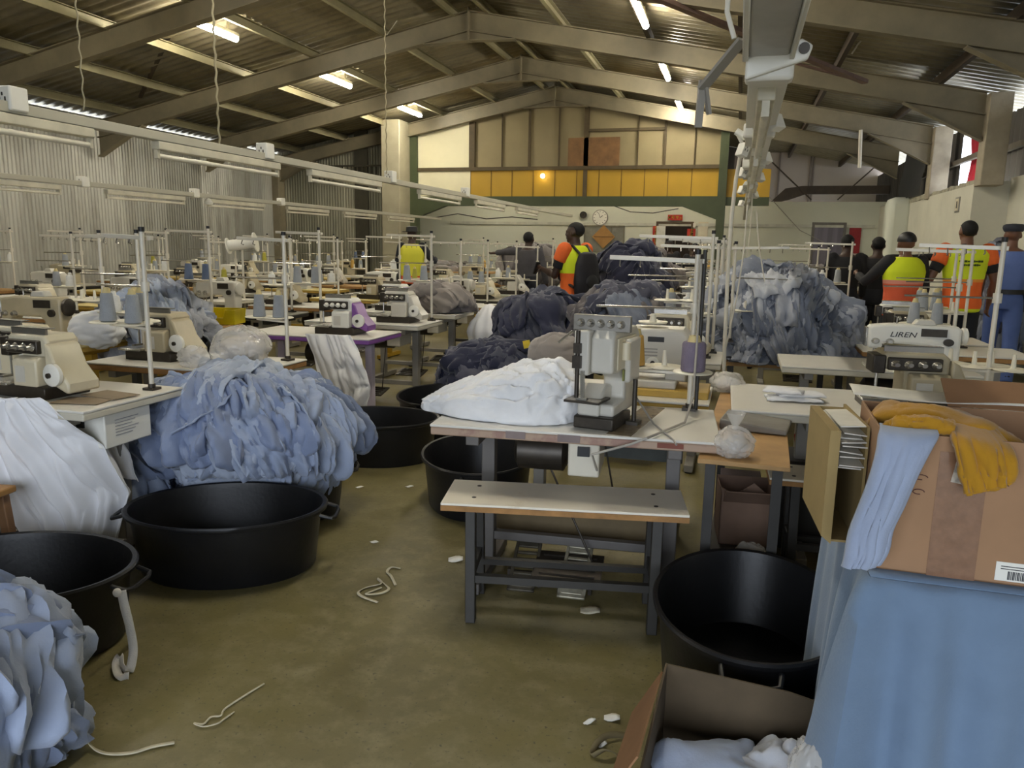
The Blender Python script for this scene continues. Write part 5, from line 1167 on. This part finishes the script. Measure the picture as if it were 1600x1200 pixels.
def sock(x, z, y, label, s=1.0, proto=[None]):
    if proto[0] is None:
        t = thing('socket_box', label, 'socket', (x, y, z)); part('socket_body', MB().bb(-.045, .045, -.05, .05, -.01, .10), M_white_pl, t, bevel=.008)
        part('socket_holes', MB().bb(-.02, -.012, -.0515, -.05, .03, .05).bb(.012, .02, -.0515, -.05, .03, .05).bb(-.004, .004, -.0515, -.05, .055, .07), M_mdark, t); proto[0] = t; return t
    return dup(proto[0], (x, y, z), 0, label)
trunk('long cable trunking hung above the row along the tub aisle', -3.3, 2.06, 2.2, 15.5)
for i, y in enumerate((2.15, 3.87, 5.56, 7.75, 9.6, 11.5)): rail_lamp(-3.3, 2.06, y, 'unlit tube lamp, %s along the trunking above the tub aisle row' % ORD[i])
for i, y in enumerate((2.95, 4.97, 7.05, 9.2)): sock(-3.3, 2.08, y, 'white socket box, %s along the trunking above the tub aisle row' % ORD[i])
trunk('thinner cable trunking hung above the third row, by the metal wall', -6.7, 2.03, 4.0, 17.0)
for i, y in enumerate((5.2, 7.05, 8.75, 10.6, 12.4, 14.2)): rail_lamp(-6.7, 2.02, y, 'unlit tube lamp, %s along the trunking near the metal wall' % ORD[i])
for i, y in enumerate((6.75, 8.5, 10.45)): sock(-6.7, 2.03, y, 'white socket box, %s along the trunking near the metal wall' % ORD[i])
single('hanging_bell', MB().lathe([(0, 0), (.05, .0), (.06, .03), (.03, .07), (.008, .09), (.006, .16)], (0, 0, -.16), 16), M_white_pl, 'round white fitting dangling under the trunking near the metal wall', 'fitting', tuple(atX(325, 305, -6.7) + Vector((0, 0, .04))))
tk = trunk('white cable trunking seen end-on, hung above the middle of the hall', .05, 2.03, 1.75, 15.5)
for y in (.85, 2.1, 3.5, 5.0): part('reflector', MB().prism([(-.062, -.02), (.062, -.02), (.045, .012), (-.045, .012)], 'y', y, y + 1.0), M_white_pl, tk, bevel=.004)
for y in (.78, 2.03, 3.43): part('end_clamp', MB().bb(-.07, .07, y, y + .08, -.035, .03), M_white_pl, tk, bevel=.012)
for i, y in enumerate((2.72, 4.3, 5.9, 7.6)): rail_lamp(.05, 2.02, y, 'unlit tube lamp, %s under the trunking seen end-on' % ORD[i])
hp = thing('socket_bracket', 'white hinged bracket hanging beside the trunking seen end-on', 'bracket', (.035, 1.99, 1.905))
part('bracket_plate', MB().prism([(-.05, -.02), (.085, .02), (.095, .05), (.07, .065), (-.05, .03)], 'y', -.035, -.012), M_white_pl, hp, bevel=.006)
part('bracket_pin', MB().cyl((.075, -.045, .042), (.075, -.03, .042), .012, seg=14), M_mdark, hp)
part('trunking_cover', MB().bb(-.045, .045, -.6, -.02, .03, .19), mat('grey_channel', (188, 186, 180), .4), hp, bevel=.006)
part('side_flange', MB().bb(-.058, -.045, -.6, -.03, .02, .22), M_white_pl, hp, bevel=.003); part('side_flange', MB().bb(.045, .056, -.6, -.03, .02, .17), M_white_pl, hp, bevel=.003)
part('hanger_arm', MB().bar((-.06, -.03, .07), (-.15, .05, -.02), .03, .008).bar((-.15, .05, -.0), (-.155, .06, -.11), .018, .008).bar((-.145, .05, -.0), (-.13, .06, -.08), .012, .008), M_leg, hp)
part('loop_wire', MB().tube([(-.07, .0, .26), (-.10, .0, .22), (-.10, .0, .14), (-.08, .0, .08)], .006, 8), M_white_pl, hp)
for i, y in enumerate((3.55, 4.25, 4.9, 5.5, 6.2, 7.1, 8.2, 9.2)):
    o = sock(.05 + (-.075 if i % 2 else .07), 1.97 if i % 2 else 2.0, y, 'white socket box, %s along the trunking seen end-on' % ORD[i]); o.scale = (.45, .6, .6); o.rotation_euler = (0, R(20 if i % 2 else -25), R(35 if i % 2 else -40))
cl = thing('cable_drop', 'pale conduit dropping from the trunking seen end-on to the stands', 'conduit', (0, 0, 0))
part('conduit', MB().tube([tuple(atY(*p, 4.6)) for p in ((1152, 208), (1160, 225), (1150, 280), (1143, 340), (1138, 410), (1132, 545), (1124, 830))], .011, 8), M_pole, cl)
part('conduit_cap', MB().tube([tuple(atY(1150, 205, 4.6)), tuple(atY(1166, 215, 4.6))], .02, 10), M_white_pl, cl)
for k, (a, b) in enumerate((((1168, 320), (1130, 560)), ((1182, 330), (1195, 440)), ((1176, 300), (1150, 500)))):
    single('hanging_cable', MB().tube([tuple(atY(a[0] + (b[0] - a[0]) * t ** 1.6, a[1] + (b[1] - a[1]) * t, 5.3 + k * .9)) for t in (0, .3, .6, .85, 1)], .005, 6), M_pole, 'thin cable hanging from the end-on trunking, %s of three' % ORD[k], 'cable')
# suspension chains
def chain(px0, py0, px1, py1, x, label, r=.007):
    a, b = atX(px1, py1, x), atX(px0, py0, x); b = Vector((b.x, a.y, roof_z(x) - .1)); n = int((b.z - a.z) / .05); mb = MB()
    pts = [(a.x + (.006 if k % 2 else -.006), a.y, a.z + (b.z - a.z) * k / n) for k in range(n + 1)]
    mb.tube(pts, r, 6); single('hanging_chain', mb, mat('chain_metal', (168, 158, 128), .5, .4), label, 'chain')
chain(336, 0, 343, 228, -3.3, 'long chain holding the trunking above the first lamp row')
chain(602, 0, 604, 272, -3.3, 'thin chain holding the trunking beside the concrete pillar', .005)
chain(130, 100, 132, 172, -3.3, 'short chain holding the near end of the aisle trunking', .004)
ww = lambda pts, lb, r=.004, m=None: single('hanging_wire', MB().tube(pts, r, 6), m or M_pole, lb, 'wire')
ww([tuple(atY(*p, 11.9)) for p in ((503, -5), (500, 15), (510, 38), (526, 53))], 'pale loop of wire hanging from the first frame, over the lamps', .012)
ww([tuple(atY(*p, 11.9)) for p in ((625, -5), (622, 30), (604, 55))], 'pale wire hooked on the first frame beside the thin chain', .01)
ww([tuple(atY(*p, 11.0)) for p in ((1393, 5), (1360, 45), (1340, 70), (1331, 84))], 'pale wire dangling from the roof on the wall side', .012)
ww([tuple(atY(*p, 14.9)) for p in ((1345, 203), (1343, 262))], 'white downpipe hanging below the frame on the wall side', .03)
ww([tuple(atY(*p, 19.8)) for p in ((1195, 300), (1250, 360), (1300, 385))], 'thin dark wire drooping across the white partition by the violet door', .008, M_leg)
ww([tuple(atY(*p, 17.7)) for p in ((655, 338), (680, 340), (715, 334), (760, 342), (800, 339), (840, 343))], 'dark cable sagging along the green beam', .012, M_leg_dark)
ww([tuple(atY(*p, 17.7)) for p in ((960, 322), (985, 331), (1020, 333), (1060, 326))], 'dark cable sagging under the green beam near the red sign', .01, M_leg_dark)

# ------------------------------------------------------------------ things on the far partition
def wallthing(name, label, cat, px, py, mb, m, bevel=0): p = atY(px, py, 19.97); return single(name, mb, m, label, cat, (p.x, 19.975, p.z), bevel=bevel)
ck = thing('wall_clock', 'round white wall clock on the far white partition', 'clock', tuple(atY(938, 340, 19.97)))
part('clock_rim', MB().tube([(0, .0, 0), (0, -.04, 0)], .20, 28), M_leg, ck); part('clock_face', MB().cyl((0, -.041, 0), (0, -.045, 0), .18, seg=28), M_white_pl, ck)
hn = MB()
for k in range(12): a = k * math.pi / 6; hn.box((.15 * math.sin(a), -.046, .15 * math.cos(a)), (.012, .003, .03), 0, 0, a)
part('hour_mark', hn, M_black, ck); part('clock_hand', MB().bar((0, -.048, 0), (.07, -.048, .05), .004, .014), M_black, ck); part('clock_hand', MB().bar((0, -.05, 0), (-.04, -.05, .12), .004, .01), M_black, ck)
ft = thing('wall_fan', 'small dark round wall fitting beside the clock', 'fitting', tuple(atY(912, 336, 19.97))); part('fitting_body', MB().cyl((0, 0, 0), (0, -.08, 0), .09), M_leg_dark, ft)
part('fitting_cap', MB().cyl((0, -.08, 0), (0, -.1, 0), .04), M_mdark, ft)
M_red = mat('red_sign', (196, 58, 40), .6); M_gold = mat('sign_gold', (226, 170, 70), .5)
def red_sign(px, py, w, h, label, nrow, ncol):
    p = atY(px, py, 19.97); s = thing('red_sign', label, 'sign', tuple(p)); part('sign_board', MB().bb(-w / 2, w / 2, -.02, 0, -h / 2, h / 2), M_red, s)
    mb = MB(); q = random.Random(int(px))
    for i in range(nrow):
        for j in range(ncol):
            cx, cz = (j - (ncol - 1) / 2) * w / ncol, ((nrow - 1) / 2 - i) * h / nrow; u = min(w / ncol, h / nrow) * .36
            for k in range(5): mb.box((cx + q.uniform(-u, u) * .5, -.023, cz + q.uniform(-u, u)), (u * q.uniform(.8, 1.7) if k % 2 else .022, .003, .022 if k % 2 else u * q.uniform(.9, 1.8)))
    part('sign_character', mb, M_gold, s, smooth=0); return s
red_sign(1055, 340, .36, .14, 'small red sign with gold characters above the far dark doorway', 1, 4)
red_sign(1025, 369, .17, .50, 'tall red banner with gold characters on the clock side of the dark doorway', 4, 1)
red_sign(1080, 366, .2, .26, 'red banner with gold characters on the violet-door side of the dark doorway', 2, 1)
wallthing('wall_sign', 'sheet of dark printed symbols just beyond the dark doorway', 'notice', 1098, 366, MB().bb(-.12, .12, -.01, 0, -.3, .3), M_cream)
for k, (dx, dz) in enumerate(((0, .15), (0, -.02), (0, -.18))):
    pass
wallthing('wall_sign', 'plain dark red notice beside the violet door', 'notice', 1335, 376, MB().bb(-.13, .13, -.012, 0, -.3, .3), mat('dark_red_notice', (150, 34, 40), .6))
p = atY(943, 370, 19.93); dmd = thing('diamond_board', 'brown diamond-shaped board hung over the far window', 'board', (p.x, 19.93, p.z)); part('board_face', MB().box((0, 0, 0), (.42, .02, .42), 0, 0, R(45)), mat('tan_board_face', (176, 132, 74), .7, 0, .1, 6), dmd)  # plain diamond-shaped board, nothing printed on it
part('board_batten', MB().box((0, -.012, 0), (.5, .006, .02)), M_wood_dk, dmd)
wallthing('wall_switch', 'small white switch high on the painted wall above the vest man', 'switch', 1085, 352, MB().bb(-.03, .03, -.03, 0, -.05, .05), M_white_pl)
q = atX(1498, 320, 3.04); sw = thing('wall_notice', 'small framed notice high on the painted side wall', 'notice', (3.03, q.y, q.z)); part('notice_frame', MB().bb(-.015, 0, -.11, .11, -.11, .11), M_leg, sw); part('notice_face', MB().bb(-.018, -.015, -.085, .085, -.085, .085), M_cream, sw)
part('notice_mark', MB().bb(-.019, -.018, -.03, .03, -.05, .05), M_leg_dark, sw)
wn = struct('window_2', MB().bb(3.53, 3.56, 9.9, 10.7, 1.75, 2.1), mat('dim_pane', (110, 112, 108), .2)); part('window_frame', MB().bb(3.5, 3.55, 9.85, 10.75, 2.1, 2.15).bb(3.5, 3.55, 9.85, 10.75, 1.7, 1.75).bb(3.5, 3.55, 9.85, 9.9, 1.7, 2.15).bb(3.5, 3.55, 10.7, 10.75, 1.7, 2.15), M_leg, wn)
# red cloth in the gap of the cladding
u, v = np.meshgrid(np.linspace(0, 1, 24), np.linspace(0, 1, 18), indexing='ij')
single('hanging_tarpaulin', MB().grid(np.stack([3.5 + .03 * np.sin(u * 16 + v * 2), 13.85 + u * .55 + .08 * np.sin(v * 9), 2.35 + v * 1.15], -1)), mat('red_tarpaulin', (190, 30, 54), .7, 0, .1, 3), 'red tarpaulin hanging in the bright gap of the side cladding', 'tarpaulin', fix=False)
M_black_bag = mat('black_sheeting', (34, 36, 38), .6)
u, v = np.meshgrid(np.linspace(0, 1, 30), np.linspace(0, 1, 20), indexing='ij')
single('black_sheeting', MB().grid(np.stack([3.0 + .12 * np.sin(u * 5 + v * 3) * v, 15.6 + u * 1.8, 2.5 + v * .9], -1)), M_black_bag, 'dark plastic sheeting on the wall top behind the far column', 'sheeting', fix=False)
# ------------------------------------------------------------------ people
M_skin = mat('dark_brown_skin', (62, 42, 32), .5, 0, .08, 12); M_skin2 = mat('brown_skin', (112, 76, 58), .5, 0, .06, 12)
M_hair = mat('black_hair', (16, 14, 13), .8); M_shirt_dk = mat('dark_shirt', (34, 33, 36), .85); M_trou_dk = mat('dark_trousers', (30, 32, 40), .85)
M_police = mat('police_blue', (94, 116, 176), .8, 0, .06, 6); M_police_dk = mat('police_blue_trousers', (84, 106, 164), .8, 0, .06, 6)
def vest_mat(name, z_or, z_strip, top=(216, 236, 30), low=(246, 110, 36), strips=()):
    """two-colour vest with reflective bands at fixed heights of the garment"""
    k = NT(name); tc = k.n('ShaderNodeTexCoord'); sp = k.n('ShaderNodeSeparateXYZ'); k.l(tc.outputs['Object'], sp.inputs[0])
    r = k.n('ShaderNodeValToRGB'); r.color_ramp.interpolation = 'CONSTANT'; el = r.color_ramp.elements
    stops = [(0, low)] + list(strips) ; stops.sort(key=lambda s: s[0])
    el[0].position = 0; el[0].color = lin(stops[0][1])
    while len(el) < len(stops): el.new(.5)
    for e, s in zip(el, stops): e.position = s[0] / 2.0; e.color = lin(s[1])
    dv = k.n('ShaderNodeMath', operation='DIVIDE'); dv.inputs[1].default_value = 2.0; k.l(sp.outputs['Z'], dv.inputs[0]); k.l(dv.outputs[0], r.inputs[0])
    k.l(r.outputs[0], k.b.inputs['Base Color']); k.b.inputs['Roughness'].default_value = .75; return k.m
def remesh(mb, voxel, smooth=6, name='body'):
    me = mb.mesh('tmp', [], 0, True); o = bpy.data.objects.new('tmp', me); COL.objects.link(o)
    m = o.modifiers.new('r', 'REMESH'); m.mode = 'VOXEL'; m.voxel_size = voxel; m.use_smooth_shade = True
    s = o.modifiers.new('s', 'SMOOTH'); s.factor = .5; s.iterations = smooth
    dg = bpy.context.evaluated_depsgraph_get(); ne = bpy.data.meshes.new_from_object(o.evaluated_get(dg)); ne.name = name
    bpy.data.objects.remove(o); bpy.data.meshes.remove(me); return ne
def ell(c, rx, ry, z, n=20, dx=0, dy=0): return [(c[0] + dx + rx * math.cos(2 * math.pi * k / n), c[1] + dy + ry * math.sin(2 * math.pi * k / n), z) for k in range(n)]
def limb(mb, pts, rs, seg=14):
    """tapered limb with rounded ends"""
    mb.tube(pts, rs, seg)
    for p, r in zip(pts, rs): mb.ball(p, r * .99, 12, 8)
def hand(mb, w, d, side, curl=.5, sc=1.0):
    """palm, four unequal fingers and a thumb; w wrist, d direction of the hand"""
    w, d = Vector(w), Vector(d).normalized(); s = Vector((0, 1, 0)); s = (s - d * s.dot(d)).normalized(); nrm = d.cross(s) * side
    palm = [w + d * .01 * sc, w + d * .045 * sc, w + d * .09 * sc]
    M = MB()
    for i, p in enumerate(palm): M.ball(tuple(p), (.020 * sc, (.026 + .006 * i) * sc, .026 * sc), 10, 8)
    mb.add(M.v, M.f)
    for k, (o, L) in enumerate(((.030, .068), (.010, .078), (-.011, .072), (-.030, .056))):
        a = w + d * .088 * sc + s * o * sc; pts = [a]; dirv = d.copy(); c = curl * (.8 + .15 * k)
        for f in (.45, .32, .23): dirv = (dirv * math.cos(c * .75) + nrm * math.sin(c * .75)).normalized(); pts.append(pts[-1] + dirv * L * f * sc)
        limb(mb, [tuple(p) for p in pts], [.0088 * sc, .0085 * sc, .008 * sc, .0068 * sc], 8)
    a = w + d * .03 * sc + s * .026 * sc; b = a + (d * .5 + s * .7 + nrm * .3).normalized() * .035 * sc; c = b + (d * .85 + s * .2 + nrm * .4).normalized() * .03 * sc
    limb(mb, [tuple(a), tuple(b), tuple(c)], [.0115 * sc, .010 * sc, .008 * sc], 8)
def person(label, loc, face, H=1.75, shoulder=.215, pose=None, skin=M_skin, hair=True, hat=None, shirt=M_shirt_dk, sleeve='short', trousers=M_trou_dk, vest=None, vest_sleeve=False, pack=False, boots=M_black, voxel=.011, headturn=0, extra=None):
    """a standing person built facing +y, turned to `face` (degrees from +y, counter-clockwise)"""
    k = H / 1.75; po = dict(la=((-.06, .03), (-.02, .10)), ra=((.06, .03), (.02, .10)), lf=(-.10, .05), rf=(.10, -.06)); po.update(pose or {})
    t = thing('person', label, 'person', loc, R(face))
    zs = lambda z: z * k
    hip = zs(.93); sh = zs(1.43)
    # joints
    J = {}
    for s, nm in ((-1, 'l'), (1, 'r')):
        S = Vector((s * (shoulder - .035), 0, sh)); a = po[nm + 'a']; E = S + Vector((a[0][0] + s * .02, a[0][1], -math.sqrt(max(.01, (.29 * k) ** 2 - a[0][0] ** 2 - a[0][1] ** 2)))) if len(a[0]) == 2 else S + Vector(a[0])
        W = E + (Vector((a[1][0], a[1][1], -math.sqrt(max(.004, (.25 * k) ** 2 - a[1][0] ** 2 - a[1][1] ** 2)))) if len(a[1]) == 2 else Vector(a[1]))
        J[nm] = (S, E, W)
        f = po[nm + 'f']; Hp = Vector((s * .09, 0, hip)); An = Vector((f[0], f[1], zs(.085))); Kn = (Hp + An) / 2 + Vector((0, .03, zs(.02))); J[nm + 'g'] = (Hp, Kn, An)
    def torso(mb, z0, z1, inf, neck=True):
        prof = [(.85, .150, .105), (.93, .165, .115), (1.03, .148, .10), (1.12, .150, .10), (1.22, .168, .108), (1.32, .182, .112), (1.40, shoulder - .035, .10), (1.445, shoulder * .62, .082), (1.475, .075, .068)]
        rg = [ell((0, 0), (a + inf), (b + inf), zs(z)) for z, a, b in prof if z0 <= z <= z1]
        mb.rings(rg)
    mb = MB(); torso(mb, .80, 2, 0); limb(mb, [(0, -.005, zs(1.44)), (0, .012, zs(1.54))], [.062, .056])
    ht = R(headturn); hc = Vector((0, .02, zs(1.612)))
    def hp(x, y, z): return (hc.x + x * math.cos(ht) - y * math.sin(ht), hc.y + x * math.sin(ht) + y * math.cos(ht), hc.z + z)
    def hball(x, y, z, r):
        q = MB(); q.ball((0, 0, 0), r, 18, 12); q.v = [hp(x + a, y + b, z + c) for a, b, c in q.v]; mb.add(q.v, q.f)
    hball(0, -.012, .02, (.077, .095, .085)); hball(0, .02, -.045, (.062, .07, .068)); hball(0, .06, -.09, (.030, .026, .022)); hball(0, .092, -.022, (.014, .018, .024)); hball(0, .085, -.06, (.024, .012, .01))
    hball(0, .078, .015, (.05, .014, .012))
    for s in (-1, 1): hball(s * .079, -.005, -.012, (.010, .02, .03)); hball(s * .03, .083, .0, (.012, .008, .008)); hball(s * .04, .05, -.03, (.02, .03, .024))
    for nm, s in (('l', -1), ('r', 1)):
        S, E, W = J[nm]; limb(mb, [tuple(S), tuple(S.lerp(E, .5)), tuple(E), tuple(E.lerp(W, .35)), tuple(W)], [.058, .050, .041, .041, .027])
        hand(mb, W, (W - E), s, .45, k)
        Hp, Kn, An = J[nm + 'g']; limb(mb, [tuple(Hp), tuple(Hp.lerp(Kn, .5)), tuple(Kn), tuple(Kn.lerp(An, .35)), tuple(An)], [.088, .076, .056, .055, .037])
        mb.ball((An.x, An.y + .06, zs(.045)), (.042, .12, .044), 14, 8)
    me = remesh(mb, voxel, 5, 'body'); me.materials.append(skin); link('body', me, t)
    def cloth(nm, mb, m, vx=.014, sm=4): q = remesh(mb, vx, sm, nm); q.materials.append(m); return link(nm, q, t)
    # trousers
    mb = MB(); mb.rings([ell((0, 0), a, b, zs(z)) for z, a, b in ((.84, .150, .118), (.93, .178, .128), (1.0, .168, .12), (1.06, .158, .112))])
    for nm in ('l', 'r'):
        Hp, Kn, An = J[nm + 'g']; mb.tube([tuple(Hp + Vector((0, 0, -.0))), tuple(Hp.lerp(Kn, .5)), tuple(Kn), tuple(Kn.lerp(An, .5)), (An.x, An.y - .005, An.z + .0)], [.100, .094, .078, .072, .064], 16)
        mb.ball(tuple(Kn), .075, 12, 8); mb.ball(tuple(Hp), .098, 12, 8)
    cloth('trousers', mb, trousers)
    for nm in ('l', 'r'):
        An = J[nm + 'g'][2]; b = MB(); b.ball((An.x, An.y + .06, zs(.05)), (.052, .145, .05), 16, 10); b.tube([(An.x, An.y, .05), (An.x, An.y, zs(.16))], [.056, .058], 14); b.bb(An.x - .05, An.x + .05, An.y - .075, An.y + .19, 0, .02); cloth('boot', b, boots, .012, 3)
    # shirt
    mb = MB(); torso(mb, 1.0, 1.46, .014); 
    for nm in ('l', 'r'):
        S, E, W = J[nm]; e = S.lerp(E, .72) if sleeve == 'short' else E.lerp(W, .93)
        pts = [tuple(S), tuple(S.lerp(E, .4)), tuple(e)] if sleeve == 'short' else [tuple(S), tuple(S.lerp(E, .5)), tuple(E), tuple(e)]
        mb.tube(pts, [.072, .066, .062] if sleeve == 'short' else [.072, .064, .054, .044], 14); mb.ball(tuple(S), .071, 12, 8)
    cloth('shirt', mb, shirt)
    if vest:
        mb = MB(); torso(mb, .85 if not pack else .93, 1.48, .034)
        if vest_sleeve == 'orange':
            for nm in ('l', 'r'):
                S, E, W = J[nm]; q = MB(); q.tube([tuple(S.lerp(E, .06)), tuple(S.lerp(E, .45))], [.086, .082], 14); q.ball(tuple(S), .084, 12, 8); cloth('vest_sleeve', q, mat('orange_vest_sleeve', O_, .75))
        elif vest_sleeve:
            for nm in ('l', 'r'):
                S, E, W = J[nm]; mb.tube([tuple(S), tuple(S.lerp(E, .42))], [.088, .086], 14); mb.ball(tuple(S), .086, 12, 8)
        cloth('safety_vest', mb, vest, .014, 3)
    if hair:
        q = MB(); q.ball((0, 0, 0), (.083, .101, .086), 20, 14); q.v = [hp(a * .97, b * .97 - .02, max(c, -.075 if b < -.02 else .035) + .026) for a, b, c in q.v]; o = link('hair', q.mesh('hair', M_hair), t)
    if hat == 'cap':
        q = MB(); q.rings([[hp(x, y - .01, z) for x, y, _ in ell((0, 0), a, b, 0, 22)] for z, a, b in ((.035, .088, .108), (.05, .098, .118), (.075, .108, .126), (.10, .104, .12), (.115, .08, .094), (.12, .02, .02))])
        q.rings([[hp(x, y, z) for x, y, _ in ell((0, .075), .075, .07, 0, 18)] for z in (.03, .042)]); o = link('police_cap', q.mesh('police_cap', mat('navy_cap', (38, 42, 56), .7)), t)
        part('cap_band', (lambda m: (m.rings([[hp(x, y - .01, z) for x, y, _ in ell((0, 0), .0905, .1105, 0, 22)] for z in (.034, .052)]), m)[1])(MB()), M_black, o)
    if hat == 'brim':
        q = MB(); q.rings([[hp(x, y - .01, z) for x, y, _ in ell((0, 0), a, b, 0, 22)] for z, a, b in ((.045, .15, .165), (.052, .155, .17), (.055, .095, .112), (.12, .088, .10), (.135, .06, .07))]); link('brim_hat', q.mesh('brim_hat', M_black), t)
    if hat == 'beanie':
        q = MB(); q.ball((0, 0, 0), (.085, .104, .085), 20, 14); q.v = [hp(a, b - .012, max(c, -.02) + .035) for a, b, c in q.v]; link('beanie', q.mesh('beanie', M_black), t)
    if pack:
        q = MB(); q.rings([ell((0, -.17), a, b, zs(z), 20) for z, a, b in ((.92, .12, .05), (.95, .18, .075), (1.10, .195, .09), (1.28, .175, .08), (1.39, .13, .055), (1.41, .06, .03))]); pk = cloth('backpack', q, mat('black_backpack', (30, 28, 34), .7), .014, 3)
        for s in (-1, 1):
            o = MB().tube([(s * .10, -.16, zs(1.38)), (s * .125, -.06, zs(1.475)), (s * .125, .08, zs(1.45)), (s * .12, .155, zs(1.30)), (s * .15, .09, zs(1.12)), (s * .15, -.12, zs(1.04))], .016, 8); part('pack_strap', o, M_black, pk)
        part('pack_pocket', MB().ball((0, -.245, zs(1.1)), (.1, .03, .08), 14, 10), M_black, pk)
    if extra: extra(t, J, zs)
    return t
Y_, O_, RF, RF2 = (218, 232, 36), (240, 108, 40), (232, 232, 214), (240, 150, 70)
V1 = vest_mat('vest_yellow_shoulders', 0, 0, strips=((1.20, Y_),)) 
V2 = vest_mat('vest_yellow_top_orange_hem', 0, 0, low=Y_, strips=((.935, O_), (1.20, (236, 150, 60)), (1.23, Y_)))
V3 = vest_mat('vest_faded_orange_hem', 0, 0, low=(222, 96, 60), strips=((1.17, (230, 150, 130)), (1.21, Y_)))
def vest_print(t, J, zs):
    mb = MB()
    for j, (z, w) in enumerate(((1.335, .2), (1.30, .16))):
        for k in range(9): mb.box((-w / 2 + k * w / 8, -.148 + abs(k - 4) * .002, zs(z)), (w / 11, .012, .02 if (k + j) % 3 else .012))
    part('back_print', mb, mat('vest_print_ink', (70, 84, 30), .8), t, smooth=0)
def hold_sheet(t, J, zs):
    W = J['l'][2]; part('held_phone', MB().box((W.x + .01, W.y + .10, W.z + .01), (.075, .012, .14), R(10), R(20)), M_black, t)
person('man with a black backpack over a yellow and orange vest, looking to the metal wall', (-1.72, 8.35, 0), 62, 1.78, pose=dict(la=((-.02, .10), (.06, .23, .06)), ra=((.02, .08), (-.06, .22, .04)), lf=(-.1, .04), rf=(.1, -.04)), vest=V1, vest_sleeve='orange', pack=True, headturn=18, voxel=.010, extra=hold_sheet)
person('broad man seen from behind in a yellow and orange vest beside the officer', (2.2, 8.85, 0), 8, 1.85, .24, pose=dict(la=((-.10, -.02), (-.02, .22, .06)), ra=((.07, -.01), (.02, .12)), lf=(-.12, .02), rf=(.12, -.03)), vest=V2, vest_sleeve='orange', extra=vest_print, skin=M_skin2, voxel=.010)
def duty_belt(t, J, zs):
    b = MB(); b.rings([ell((0, 0), a, c, zs(z), 24) for z, a, c in ((1.0, .182, .132), (1.05, .178, .128))]); part('duty_belt', b, M_black, t)
    part('holster', MB().bb(.17, .215, -.05, .03, zs(.82), zs(1.02)), M_black, t, bevel=.008)
person('officer in blue uniform and navy cap walking away beside the painted wall', (2.86, 9.75, 0), -12, 1.84, .22, pose=dict(la=((-.04, -.03), (-.01, .06)), ra=((.05, -.06), (.0, .05)), lf=(-.09, .22), rf=(.10, -.14)), hair=False, hat='cap', shirt=M_police, trousers=M_police_dk, sleeve='short', skin=M_skin2, voxel=.010, extra=duty_belt)
person('man in a short vest with a faded orange lower half, partly behind thread stands', (1.62, 8.7, 0), 18, 1.71, .20, pose=dict(la=((-.16, .10), (.02, .2, .06))), vest=V3, skin=M_skin2, hair=False, hat='beanie', voxel=.012, sleeve='long')
person('person in dark clothes standing before the red notice', (1.30, 10.6, 0), 10, 1.72, .20, voxel=.014, sleeve='long', headturn=-20)
person('person in dark clothes with an arm stretched behind the vest men', (1.70, 10.9, 0), -6, 1.70, .20, pose=dict(ra=((.26, .08, .02), (.24, .02, .03))), voxel=.014, sleeve='long', hair=True)
person('man in a brimmed hat and yellow vest by the concrete pillar', (-4.98, 11.4, 0), 10, 1.76, .2, pose=dict(ra=((.16, .06), (-.02, .2, .04))), hair=False, hat='brim', vest=vest_mat('vest_yellow_orange_skirt', 0, 0, low=(226, 92, 46), strips=((.98, (212, 208, 60)),)), shirt=M_trou_dk, sleeve='long', voxel=.013)
person('person in dark grey clothes seen from behind at the far taupe mound', (-3.10, 11.5, 0), -4, 1.72, .2, pose=dict(la=((-.20, .08, -.02), (-.22, .04, -.02))), shirt=mat('slate_shirt', (74, 72, 76), .85), sleeve='long', voxel=.014)
person('person in black standing before the far dark doorway', (-1.35, 15.8, 0), 160, 1.66, .2, voxel=.016, sleeve='long')
person('second person in black at the far doorway, closer to the red banner pair', (-.85, 15.9, 0), 200, 1.6, .2, voxel=.016, sleeve='long')
